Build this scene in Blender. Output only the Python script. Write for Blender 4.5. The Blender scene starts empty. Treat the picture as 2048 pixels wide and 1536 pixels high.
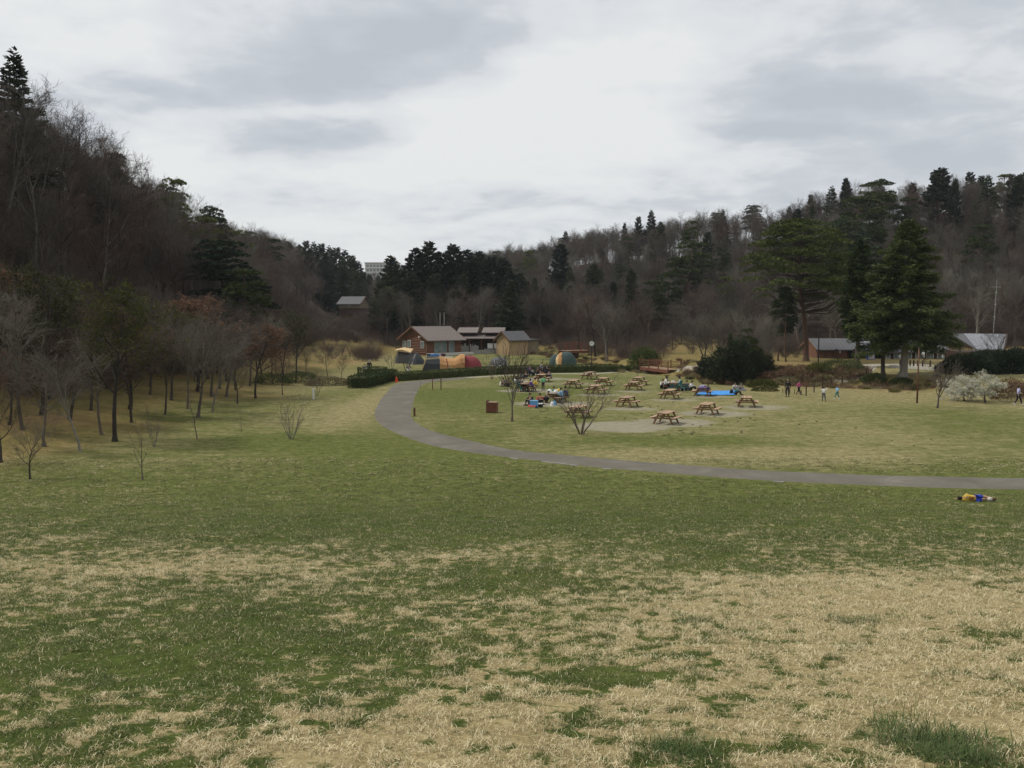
import bpy, bmesh, math, random
import numpy as np
from mathutils import Vector, Matrix
R = math.radians
rng = np.random.default_rng(7)
random.seed(7)
S = bpy.context.scene
COL = S.collection

# ------------------------------------------------------------------ camera, sky, sun, exposure
CAMZ = 7.0
FPX, CX, CY = 1771.0, 1024.0, 768.0
PITCH = math.atan(145.0 / FPX)
cam = bpy.data.cameras.new("camera"); cam.lens = 36.0 * FPX / 2048.0; cam.sensor_width = 36.0
cam.clip_start = 0.1; cam.clip_end = 6000.0
cam_o = bpy.data.objects.new("camera", cam); COL.objects.link(cam_o)
cam_o.location = (0, 0, CAMZ); cam_o.rotation_euler = (R(90) - PITCH, 0, 0)
S.camera = cam_o
S.view_settings.view_transform = 'Standard'; S.view_settings.look = 'None'
S.view_settings.gamma = 1.0; S.view_settings.use_curve_mapping = False
S.view_settings.exposure = 0.55
S.cycles.max_bounces = 5; S.cycles.diffuse_bounces = 2; S.cycles.glossy_bounces = 1
S.cycles.transmission_bounces = 2; S.cycles.transparent_max_bounces = 4
S.cycles.use_denoising = True
S.cycles.volume_bounces = 0
S.cycles.caustics_reflective = False; S.cycles.caustics_refractive = False

SUN_EL, SUN_AZ = 52.0, -75.0       # azimuth from +Y towards +X
W = bpy.data.worlds.new("World"); S.world = W; W.use_nodes = True
nt = W.node_tree; nt.nodes.clear()
def N(t, typ, **kw):
    n = t.nodes.new(typ)
    for k, v in kw.items(): setattr(n, k, v)
    return n
def mth(t, op, a, b=None, c=None, clamp=False):
    n = N(t, 'ShaderNodeMath', operation=op); n.use_clamp = clamp
    for i, v in enumerate((a, b, c)):
        if v is None: continue
        if isinstance(v, (int, float)): n.inputs[i].default_value = v
        else: t.links.new(v, n.inputs[i])
    return n.outputs[0]
def ramp(t, fac, stops, interp='LINEAR'):
    n = N(t, 'ShaderNodeValToRGB'); n.color_ramp.interpolation = interp
    e = n.color_ramp.elements
    while len(e) < len(stops): e.new(0.5)
    for i, (p, c) in enumerate(stops):
        e[i].position = p; e[i].color = (c[0], c[1], c[2], 1) if hasattr(c, '__len__') else (c, c, c, 1)
    t.links.new(fac, n.inputs[0]); return n.outputs[0]
def noise(t, vec, scale, detail=4, rough=0.55, dist=0.0, w=None):
    n = N(t, 'ShaderNodeTexNoise'); n.inputs['Scale'].default_value = scale
    n.inputs['Detail'].default_value = detail; n.inputs['Roughness'].default_value = rough
    n.inputs['Distortion'].default_value = dist
    if vec is not None: t.links.new(vec, n.inputs['Vector'])
    return n.outputs[0]
def mixc(t, fac, a, b, mode='MIX'):
    n = N(t, 'ShaderNodeMix', data_type='RGBA', blend_type=mode)
    def put(s, v):
        if isinstance(v, (int, float)): s.default_value = v
        elif isinstance(v, (tuple, list)): s.default_value = (v[0], v[1], v[2], 1)
        else: t.links.new(v, s)
    put(n.inputs[0], fac); put(n.inputs[6], a); put(n.inputs[7], b)
    return n.outputs[2]
sky = N(nt, 'ShaderNodeTexSky', sky_type='NISHITA'); sky.sun_disc = False
sky.sun_elevation = R(SUN_EL); sky.sun_rotation = R(SUN_AZ)
tc = N(nt, 'ShaderNodeTexCoord'); sp = N(nt, 'ShaderNodeSeparateXYZ'); nt.links.new(tc.outputs['Generated'], sp.inputs[0])
zz = mth(nt, 'ADD', mth(nt, 'MAXIMUM', sp.outputs[2], 0.0), 0.15)
u = mth(nt, 'DIVIDE', sp.outputs[0], zz); v = mth(nt, 'DIVIDE', sp.outputs[1], zz)
cb = N(nt, 'ShaderNodeCombineXYZ'); nt.links.new(u, cb.inputs[0]); nt.links.new(v, cb.inputs[1])
warp = N(nt, 'ShaderNodeMapping'); warp.inputs['Location'].default_value = (3.1, 1.7, 0.4); nt.links.new(cb.outputs[0], warp.inputs[0])
n1 = noise(nt, warp.outputs[0], 0.62, 5, 0.5, 0.4)
n2 = noise(nt, warp.outputs[0], 1.7, 6, 0.52, 0.5)
n3 = noise(nt, cb.outputs[0], 7.5, 4, 0.55, 0.3)
cl = mth(nt, 'ADD', mth(nt, 'MULTIPLY', n1, 0.46), mth(nt, 'ADD', mth(nt, 'MULTIPLY', n2, 0.38), mth(nt, 'MULTIPLY', n3, 0.16)))
# cloud banks (u, v, half width, half depth, darkness) on the cloud deck
def _uv(px, py):
    a, b = (px - CX) / FPX, (CY - py) / FPX; d = (a, math.cos(PITCH) + b * math.sin(PITCH), -math.sin(PITCH) + b * math.cos(PITCH)); L = math.sqrt(sum(q * q for q in d)); z = d[2] / L + .15
    return d[0] / L / z, d[1] / L / z
for (bx, by, bw, bh, am) in ((500, 165, 380, 70, -.15), (650, 275, 210, 45, -.17), (330, 190, 200, 45, -.06), (800, 60, 260, 60, -.06), (1570, 262, 170, 26, -.14), (1700, 190, 230, 35, -.09), (1900, 320, 200, 40, -.07), (700, 405, 130, 20, -.08), (1180, 405, 230, 16, -.07),
                             (1000, 385, 160, 12, -.05), (1480, 395, 160, 14, -.06), (620, 222, 230, 14, .08), (380, 330, 170, 40, .06), (1080, 300, 260, 70, .07), (1250, 130, 300, 60, .03), (200, 80, 150, 60, .05)):
    (bu, bv), (b2, _), (_, b3) = _uv(bx, by), _uv(bx + bw, by), _uv(bx, by - bh); ru, rv = abs(b2 - bu), abs(b3 - bv)
    du = mth(nt, 'DIVIDE', mth(nt, 'SUBTRACT', u, bu), ru); dv = mth(nt, 'DIVIDE', mth(nt, 'SUBTRACT', v, bv), rv)
    q = mth(nt, 'ADD', mth(nt, 'MULTIPLY', du, du), mth(nt, 'MULTIPLY', dv, dv))
    g = mth(nt, 'EXPONENT', mth(nt, 'MULTIPLY', q, -1.0))
    cl = mth(nt, 'MULTIPLY_ADD', g, am, cl)
cc = ramp(nt, cl, [(0.36, (3.55, 3.78, 4.1)), (0.44, (4.1, 4.3, 4.6)), (0.49, (4.9, 5.08, 5.25)), (0.58, (5.6, 5.68, 5.68))])
hz = mth(nt, 'SUBTRACT', 1.0, mth(nt, 'MULTIPLY', sp.outputs[2], 5.5), clamp=True)
cc = mixc(nt, mth(nt, 'MULTIPLY', hz, 0.3), cc, (5.35, 5.6, 5.65))
skyc = mixc(nt, 0.965, sky.outputs[0], cc)
bg = N(nt, 'ShaderNodeBackground'); bg.inputs['Strength'].default_value = 0.1; nt.links.new(skyc, bg.inputs['Color'])
wo = N(nt, 'ShaderNodeOutputWorld'); nt.links.new(bg.outputs[0], wo.inputs[0])

sl = bpy.data.lights.new("sun", 'SUN'); sl.energy = 1.7; sl.angle = R(10); sl.color = (1.0, 0.95, 0.87)
so = bpy.data.objects.new("sun", sl); COL.objects.link(so)
sd = Vector((math.sin(R(SUN_AZ)) * math.cos(R(SUN_EL)), math.cos(R(SUN_AZ)) * math.cos(R(SUN_EL)), math.sin(R(SUN_EL))))
so.rotation_euler = sd.to_track_quat('Z', 'Y').to_euler(); so.location = (0, 0, 60)

# ------------------------------------------------------------------ numpy value noise, terrain height
_tab = rng.random((256, 256))
def vn(x, y, s, seed=0):
    x = np.asarray(x, float) * s + seed * 17.13; y = np.asarray(y, float) * s + seed * 9.71
    xi = np.floor(x).astype(int); yi = np.floor(y).astype(int); fx = x - xi; fy = y - yi
    fx = fx * fx * (3 - 2 * fx); fy = fy * fy * (3 - 2 * fy)
    a = _tab[xi & 255, yi & 255]; b = _tab[(xi + 1) & 255, yi & 255]; c = _tab[xi & 255, (yi + 1) & 255]; d = _tab[(xi + 1) & 255, (yi + 1) & 255]
    return (a * (1 - fx) + b * fx) * (1 - fy) + (c * (1 - fx) + d * fx) * fy
def fbm(x, y, s, o=4, seed=0):
    r = 0; a = 0.5; t = 0
    for i in range(o): r = r + a * vn(x, y, s * 2 ** i, seed + i); t += a; a *= .5
    return r / t
def ss(a, b, x):
    t = np.clip((np.asarray(x, float) - a) / (b - a), 0, 1); return t * t * (3 - 2 * t)
def left_foot(y): return np.interp(y, [0, 40, 80, 130, 200, 300, 420, 560], [-36, -35, -33, -35, -45, -58, -75, -110])
def left_h(y): return np.interp(y, [-40, 20, 50, 80, 110, 150, 200, 300, 400, 520], [10, 16, 21, 19.5, 15.5, 12, 11, 17, 12, 2])
RX = [-60, -35, -10, 20, 39, 70, 95, 120, 170, 260]
def right_foot(x): return np.interp(x, RX, [300, 240, 200, 182, 176, 160, 148, 138, 128, 120])
def right_ridge(x): return np.interp(x, RX, [420, 390, 345, 285, 250, 222, 205, 195, 185, 180])
def right_h(x): return np.interp(x, RX, [2, 8, 14, 17, 17, 17.8, 21, 21.5, 20.5, 19])
STREAM = np.array([(-4, 176), (4, 160), (9.2, 136), (13, 118), (17.2, 103), (22, 92), (29, 84.5), (36, 79)], float)
def seg_dist(x, y, P):
    x = np.asarray(x, float); y = np.asarray(y, float); best = np.full(np.broadcast(x, y).shape, 1e9)
    for a, b in zip(P[:-1], P[1:]):
        d = b - a; t = np.clip(((x - a[0]) * d[0] + (y - a[1]) * d[1]) / (d @ d), 0, 1)
        best = np.minimum(best, np.hypot(x - a[0] - t * d[0], y - a[1] - t * d[1]))
    return best
def H(x, y):
    x = np.asarray(x, float); y = np.asarray(y, float)
    t = np.clip((34 - y) / 34, 0, 2.2)
    z = 5.4 * t ** 1.25
    lf = left_foot(y); ul = (lf + 3 - x) / 25
    zl = left_h(y) * ss(0, 1, ul) * (1 - 0.45 * ss(1.25, 2.6, ul))
    z = z + zl + .9 * ss(0, 12, -20 - x) * ss(30, 55, y)
    rf = right_foot(x); rr = right_ridge(x); ur = (y - rf) / (rr - rf)
    zr = right_h(x) * ss(0, 1, ur) * (1 - 0.35 * ss(1.2, 2.4, ur))
    z = z + zr * ss(-62, -30, x)
    z = z + np.clip(y - 158, 0, 60) * .05 + 20 * ss(330, 620, y) * (1 - ss(-62, -30, x) * .6)
    ex = np.interp(x, [10, 18, 33, 50, 70], [140, 91, 75, 60, 52])
    z = z + 1.15 * ss(0, 10, y - ex) * ss(12, 22, x)
    z = z - 0.9 * (1 - ss(.8, 3.2, seg_dist(x, y, STREAM)))
    wood = np.clip(ss(0, .3, ul) + ss(0, .2, ur) * ss(-62, -30, x), 0, 1)
    z = z + (fbm(x, y, .12, 4, 3) - .5) * 2.2 * wood
    z = z + (fbm(x, y, .9, 3, 5) - .5) * .10 * ss(33, 26, y) + (fbm(x, y, .25, 3, 8) - .5) * .35 * ss(12, 22, x) * ss(-2, 6, y - ex)
    return z
def ray(px, py):
    a = (px - CX) / FPX; b = (CY - py) / FPX
    return np.array([a, math.cos(PITCH) + b * math.sin(PITCH), -math.sin(PITCH) + b * math.cos(PITCH)])
_ds = np.concatenate([np.arange(3, 60, .05), np.arange(60, 700, .25)])
def at(px, py):
    r = ray(px, py); r = r / r[1]
    h = H(r[0] * _ds, _ds); zr = CAMZ + r[2] * _ds
    k = np.argmax(zr <= h); 
    if zr[k] > h[k]: k = len(_ds) - 1
    y = _ds[k]
    return Vector((r[0] * y, y, float(H(r[0] * y, y))))
def atd(px, y):
    r = ray(px, 623); x = r[0] / r[1] * y
    return Vector((x, y, float(H(x, y))))
def ztop(y, py):
    r = ray(1024, py); return CAMZ + r[2] / r[1] * y

# ------------------------------------------------------------------ object helpers
def tag(o, label=None, cat=None, group=None, kind=None):
    if label: o['label'] = label
    if cat: o['category'] = cat
    if group: o['group'] = group
    if kind: o['kind'] = kind
    return o
def thing(name, label, cat, loc=(0, 0, 0), rz=0, group=None, sc=1.0):
    o = bpy.data.objects.new(name, None); COL.objects.link(o); o.empty_display_size = .2
    o.location = loc; o.rotation_euler = (0, 0, rz); o.scale = (sc, sc, sc) if isinstance(sc, (int, float)) else sc
    return tag(o, label, cat, group)
def link(name, me, parent=None, mat=None, loc=None, rot=None):
    o = bpy.data.objects.new(name, me); COL.objects.link(o)
    if parent is not None: o.parent = parent
    if mat is not None:
        if len(me.materials) == 0: me.materials.append(mat)
        elif me.materials[0] is not mat:
            o.material_slots[0].link = 'OBJECT'; o.material_slots[0].material = mat
    if loc is not None: o.location = loc
    if rot is not None: o.rotation_euler = rot
    return o
def dup(root, loc, rz, sc=None, label=None, group=None):
    def cp(o, par):
        c = o.copy(); COL.objects.link(c)
        if par is not None: c.parent = par
        for ch in KIDS.get(o.name, ()): cp(ch, c)
        return c
    c = cp(root, None); c.location = loc; c.rotation_euler = (0, 0, rz)
    if sc is not None: c.scale = (sc, sc, sc) if isinstance(sc, (int, float)) else sc
    if label: c['label'] = label
    if group: c['group'] = group
    return c
KIDS = {}
def reg(root):
    for o in bpy.data.objects:
        if o.parent is not None: KIDS.setdefault(o.parent.name, [])
    for o in bpy.data.objects:
        if o.parent is not None and o not in KIDS[o.parent.name]: KIDS[o.parent.name].append(o)
def mesh_np(name, V, F, mat=None, smooth=False, attr=None):
    V = np.ascontiguousarray(V, dtype=np.float32).reshape(-1, 3); F = np.ascontiguousarray(F, dtype=np.int32); n, k = F.shape
    me = bpy.data.meshes.new(name)
    me.vertices.add(len(V)); me.vertices.foreach_set('co', V.ravel())
    me.loops.add(n * k); me.loops.foreach_set('vertex_index', F.ravel())
    me.polygons.add(n); me.polygons.foreach_set('loop_start', np.arange(0, n * k, k, dtype=np.int32))
    me.update(calc_edges=True)
    if smooth: me.polygons.foreach_set('use_smooth', np.ones(n, bool))
    if attr is not None:
        for nm, a in attr.items():
            at_ = me.attributes.new(nm, 'FLOAT', 'POINT'); at_.data.foreach_set('value', np.asarray(a, np.float32))
    if mat is not None: me.materials.append(mat)
    return me
def tubes(segs, k=3, cap=False):
    s = np.asarray(segs, float); p0, p1, r0, r1 = s[:, 0:3], s[:, 3:6], s[:, 6], s[:, 7]
    d = p1 - p0; L = np.linalg.norm(d, axis=1, keepdims=True); d = d / np.maximum(L, 1e-6)
    ref = np.where(np.abs(d[:, 2:3]) > .9, np.array([[1., 0, 0]]), np.array([[0, 0, 1.]]))
    a = np.cross(d, ref); a /= np.linalg.norm(a, axis=1, keepdims=True); b = np.cross(d, a)
    an = np.arange(k) / k * 2 * np.pi
    ring = a[:, None, :] * np.cos(an)[None, :, None] + b[:, None, :] * np.sin(an)[None, :, None]
    V = np.stack([p0[:, None] + ring * r0[:, None, None], p1[:, None] + ring * r1[:, None, None]], 1).reshape(-1, 3)
    base = (np.arange(len(s)) * 2 * k)[:, None]; i = np.arange(k)[None]; j = (i + 1) % k
    F = np.stack([base + i, base + j, base + k + j, base + k + i], 2).reshape(-1, 4)
    return V, F
def leaves(C, D, L, Wd, seed=None, flat=None):
    """rhombus leaf sprays: centres C, directions D, length L, width Wd"""
    n = len(C); D = D / np.maximum(np.linalg.norm(D, axis=1, keepdims=True), 1e-6)
    q = rng.normal(size=(n, 3))
    if flat is not None: q = q * (1 - flat) + np.array([0, 0, 1.]) * flat * 1.5
    s = np.cross(D, q); s /= np.maximum(np.linalg.norm(s, axis=1, keepdims=True), 1e-6)
    L = np.broadcast_to(L, (n,))[:, None]; Wd = np.broadcast_to(Wd, (n,))[:, None]
    V = np.stack([C - D * L * .5, C + s * Wd * .5 - D * L * .05, C + D * L * .5, C - s * Wd * .5 - D * L * .05], 1).reshape(-1, 3)
    F = np.arange(n * 4).reshape(n, 4)
    return V, F
def joinvf(parts):
    V = []; F = []; o = 0
    for v, f in parts: V.append(v); F.append(f + o); o += len(v)
    return np.concatenate(V), np.concatenate(F)

class MB:
    def __init__(s): s.v = []; s.f = []
    def add(s, vs, fs):
        o = len(s.v); s.v += [tuple(map(float, p)) for p in vs]; s.f += [tuple(i + o for i in f) for f in fs]; return s
    def box(s, x0, x1, y0, y1, z0, z1, M=None):
        vs = [(x, y, z) for z in (z0, z1) for x, y in ((x0, y0), (x1, y0), (x1, y1), (x0, y1))]
        if M is not None: vs = [tuple(M @ Vector(p)) for p in vs]
        return s.add(vs, [(3, 2, 1, 0), (4, 5, 6, 7), (0, 1, 5, 4), (1, 2, 6, 5), (2, 3, 7, 6), (3, 0, 4, 7)])
    def bar(s, a, b, w, h, up=(0, 0, 1)):
        a = Vector(a); b = Vector(b); d = (b - a); L = d.length; d.normalize(); upv = Vector(up)
        if abs(d.dot(upv)) > .98: upv = Vector((0, 1, 0))
        x = d.cross(upv).normalized(); z = x.cross(d).normalized()
        M = Matrix((x, d, z)).transposed().to_4x4(); M.translation = a
        return s.box(-w / 2, w / 2, 0, L, -h / 2, h / 2, M)
    def tube(s, a, b, r0, r1=None, k=8):
        r1 = r0 if r1 is None else r1
        V, F = tubes([[*a, *b, r0, r1]], k); s.add(V.tolist(), F.tolist())
        o = len(s.v) - 2 * k; s.f.append(tuple(o + i for i in range(k))[::-1]); s.f.append(tuple(o + k + i for i in range(k))); return s
    def prism(s, poly, y0, y1):      # polygon in xz extruded along y
        n = len(poly); vs = [(x, y0, z) for x, z in poly] + [(x, y1, z) for x, z in poly]
        fs = [tuple(range(n)), tuple(range(2 * n - 1, n - 1, -1))] + [(i, i + n, (i + 1) % n + n, (i + 1) % n) for i in range(n)]
        return s.add(vs, fs)
    def lathe(s, prof, k=12, c=(0, 0)):
        o = len(s.v)
        for r, z in prof:
            for i in range(k): s.v.append((c[0] + r * math.cos(i / k * 2 * math.pi), c[1] + r * math.sin(i / k * 2 * math.pi), z))
        for j in range(len(prof) - 1):
            for i in range(k): s.f.append((o + j * k + i, o + j * k + (i + 1) % k, o + (j + 1) * k + (i + 1) % k, o + (j + 1) * k + i))
        return s
    def mesh(s, name, mat=None, smooth=False):
        me = bpy.data.meshes.new(name); me.from_pydata(s.v, [], s.f); me.update()
        if smooth:
            for p in me.polygons: p.use_smooth = True
        if mat: me.materials.append(mat)
        return me
    def build(s, name, mat, parent=None, smooth=False): return link(name, s.mesh(name, mat, smooth), parent)

# ------------------------------------------------------------------ materials
def mat_new(name):
    m = bpy.data.materials.new(name); m.use_nodes = True; t = m.node_tree; t.nodes.clear()
    b = N(t, 'ShaderNodeBsdfPrincipled'); o = N(t, 'ShaderNodeOutputMaterial'); t.links.new(b.outputs[0], o.inputs[0])
    b.inputs['Specular IOR Level'].default_value = 0.2
    return m, t, b
def plain(name, c, rough=.7, var=.25, scale=6., obj=0.0, bump=0.0, metal=0.0, spec=.25, stretch=None):
    """procedural: base colour broken up by two noises, object-random tint"""
    m, t, b = mat_new(name); tcn = N(t, 'ShaderNodeTexCoord'); vec = tcn.outputs['Object']
    if stretch:
        mp = N(t, 'ShaderNodeMapping'); mp.inputs['Scale'].default_value = stretch; t.links.new(vec, mp.inputs[0]); vec = mp.outputs[0]
    n = noise(t, vec, scale, 5, .6); n2_ = noise(t, vec, scale * 6, 3, .6)
    f = mth(t, 'ADD', mth(t, 'MULTIPLY', n, .7), mth(t, 'MULTIPLY', n2_, .3))
    lo = [x * (1 - var) for x in c]; hi = [min(1, x * (1 + var)) for x in c]
    colr = ramp(t, f, [(.3, lo), (.7, hi)])
    if obj:
        oi = N(t, 'ShaderNodeObjectInfo'); colr = mixc(t, 1.0, colr, ramp(t, oi.outputs['Random'], [(0, 1 - obj), (1, 1 + obj)]), 'MULTIPLY')
    t.links.new(colr, b.inputs['Base Color']); b.inputs['Roughness'].default_value = rough; b.inputs['Metallic'].default_value = metal
    b.inputs['Specular IOR Level'].default_value = spec
    if bump:
        bp = N(t, 'ShaderNodeBump'); bp.inputs['Strength'].default_value = bump; bp.inputs['Distance'].default_value = .02
        t.links.new(f, bp.inputs['Height']); t.links.new(bp.outputs[0], b.inputs['Normal'])
    return m
def foliage(name, cols, scale=.6, rough=.75, trans=.15, objcols=True):
    """leaf colour from clump noise and object random (species / individual variation)"""
    m, t, b = mat_new(name); g = N(t, 'ShaderNodeNewGeometry'); n = noise(t, g.outputs['Position'], scale, 4, .65)
    nf = noise(t, g.outputs['Position'], scale * 9, 2, .5)
    f = mth(t, 'ADD', mth(t, 'MULTIPLY', n, .55), mth(t, 'MULTIPLY', nf, .45))
    if objcols:
        oi = N(t, 'ShaderNodeObjectInfo'); f = mth(t, 'ADD', f, mth(t, 'MULTIPLY', mth(t, 'SUBTRACT', oi.outputs['Random'], .5), .35))
    k = len(cols); c = ramp(t, f, [(.32 + .36 * i / (k - 1), cols[i]) for i in range(k)])
    t.links.new(c, b.inputs['Base Color']); b.inputs['Roughness'].default_value = rough; b.inputs['Specular IOR Level'].default_value = .12
    if trans:
        tr = N(t, 'ShaderNodeBsdfTranslucent'); t.links.new(c, tr.inputs[0]); mx = N(t, 'ShaderNodeMixShader'); mx.inputs[0].default_value = trans
        t.links.new(b.outputs[0], mx.inputs[1]); t.links.new(tr.outputs[0], mx.inputs[2])
        t.links.new(mx.outputs[0], [x for x in t.nodes if x.type == 'OUTPUT_MATERIAL'][0].inputs[0])
    return m
M = {}
M['bark_dark'] = plain('bark_dark', (.06, .05, .042), .9, .4, 5, .35, .5, stretch=(3, 3, .7))
M['bark_grey'] = plain('bark_grey', (.19, .175, .15), .9, .35, 5, .2, .5, stretch=(3, 3, .7))
M['bark_mid'] = plain('bark_mid', (.12, .10, .08), .9, .4, 5, .3, .5, stretch=(3, 3, .7))
M['bark_pine'] = plain('bark_pine', (.115, .07, .05), .9, .4, 3, .15, .6, stretch=(3, 3, .7))
M['twig_grey'] = foliage('twig_grey', [(.075, .066, .054), (.125, .111, .092), (.20, .182, .152)], .25, .9, 0)
M['twig_brown'] = foliage('twig_brown', [(.062, .048, .039), (.10, .08, .065), (.155, .127, .103)], .25, .9, 0)
M['twig_red'] = foliage('twig_red', [(.07, .047, .038), (.115, .078, .062), (.165, .115, .092)], .25, .9, 0)
M['leaf_dry'] = foliage('leaf_dry', [(.10, .05, .03), (.17, .09, .055), (.24, .14, .09)], .8, .8, .15)
M['leaf_cedar'] = foliage('leaf_cedar', [(.026, .043, .015), (.056, .077, .024), (.105, .13, .04)], .9, .8, .15)
M['leaf_dark'] = foliage('leaf_dark', [(.02, .032, .018), (.042, .058, .03), (.075, .092, .045)], .5, .8, .15)
M['leaf_pine'] = foliage('leaf_pine', [(.028, .042, .013), (.062, .082, .024), (.115, .132, .04)], .5, .8, .1)
M['leaf_far'] = foliage('leaf_far', [(.024, .036, .026), (.045, .058, .035), (.075, .085, .045)], .2, .9, .12)
M['leaf_olive'] = foliage('leaf_olive', [(.035, .042, .012), (.075, .082, .02), (.12, .12, .03)], .7, .8, .2)
M['leaf_bright'] = foliage('leaf_bright', [(.07, .10, .025), (.12, .16, .04), (.17, .21, .06)], 1.2, .8, .25)
M['leaf_hedge'] = foliage('leaf_hedge', [(.035, .05, .018), (.065, .085, .03), (.115, .135, .05)], 1.5, .7, .25)
M['blossom'] = foliage('blossom', [(.40, .39, .28), (.60, .59, .47), (.75, .74, .65)], 1.5, .7, .25)
M['brush_red'] = foliage('brush_red', [(.12, .07, .045), (.20, .125, .08), (.28, .19, .12)], .8, .9, .1)
M['brush_tan'] = foliage('brush_tan', [(.12, .11, .05), (.22, .19, .10), (.32, .27, .15)], .8, .9, .1)
M['wood_table'] = plain('wood_table', (.22, .12, .068), .7, .4, 3, .3, .3, stretch=(8, 1, 8))
M['wood_top'] = plain('wood_top', (.36, .235, .15), .65, .35, 3, .28, .3, stretch=(8, 1, 8))
M['wood_red'] = plain('wood_red', (.16, .065, .04), .7, .3, 4, .1, .3)
M['wood_dark'] = plain('wood_dark', (.06, .035, .025), .7, .3, 4, .1, .3)
M['wood_brown'] = plain('wood_brown', (.14, .07, .04), .7, .3, 4, .1, .3)
M['log_wall'] = plain('log_wall', (.17, .083, .052), .75, .3, 2, .1, .4, stretch=(1, 1, 5))
M['tan_wall'] = plain('tan_wall', (.42, .30, .17), .8, .2, 2, .05, .3, stretch=(1, 1, 4))
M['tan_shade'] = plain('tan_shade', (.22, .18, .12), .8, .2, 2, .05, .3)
M['roof_brown'] = plain('roof_brown', (.18, .15, .135), .6, .15, 2, 0, .2)
M['roof_grey'] = plain('roof_grey', (.105, .105, .11), .55, .2, 2, 0, .2)
M['roof_metal'] = plain('roof_metal', (.25, .26, .28), .6, .1, 1.5, 0, .1, spec=.3)
M['concrete'] = plain('concrete', (.33, .32, .30), .85, .15, 3, 0, .2)
M['white'] = plain('white', (.72, .72, .70), .6, .08, 3)
M['window'] = plain('window', (.16, .20, .20), .15, .3, 2, spec=.6)
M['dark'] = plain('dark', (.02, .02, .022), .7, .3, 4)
M['pale'] = plain('pale', (.55, .53, .48), .8, .12, 3)
M['black_metal'] = plain('black_metal', (.03, .028, .028), .5, .2, 6, spec=.4)
M['steel'] = plain('steel', (.45, .46, .47), .4, .1, 6, metal=.6)
def cloth(name, c, rough=.85): 
    if name not in M: M[name] = plain(name, c, rough, .18, 5, 0, .15)
    return M[name]
for nm, c in dict(cl_black=(.018, .018, .022), cl_navy=(.025, .035, .09), cl_grey=(.18, .18, .19), cl_white=(.7, .7, .7), cl_red=(.40, .06, .05), cl_pink=(.50, .10, .25),
                  cl_green=(.05, .30, .16), cl_lime=(.20, .55, .30), cl_teal=(.04, .18, .17), cl_yellow=(.72, .50, .07), cl_orange=(.45, .20, .05), cl_purple=(.10, .05, .24),
                  cl_blue=(.03, .06, .45), cl_lblue=(.20, .42, .65), cl_lilac=(.40, .40, .62), cl_jeans=(.05, .07, .12), cl_brown=(.10, .06, .04), cl_khaki=(.22, .19, .12),
                  tent_orange=(.44, .24, .10), tent_tan=(.62, .45, .24), tent_red=(.22, .045, .05), tent_grey=(.10, .105, .11), tent_dgrey=(.045, .05, .055), tent_green=(.055, .085, .08),
                  tarp_blue=(.06, .28, .68), cone_red=(.75, .08, .04), vend_blue=(.02, .06, .40), hair=(.012, .010, .009), skin=(.50, .31, .22), silver=(.42, .42, .43), cool_blue=(.12, .40, .70)).items():
    cloth(nm, c)

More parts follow.
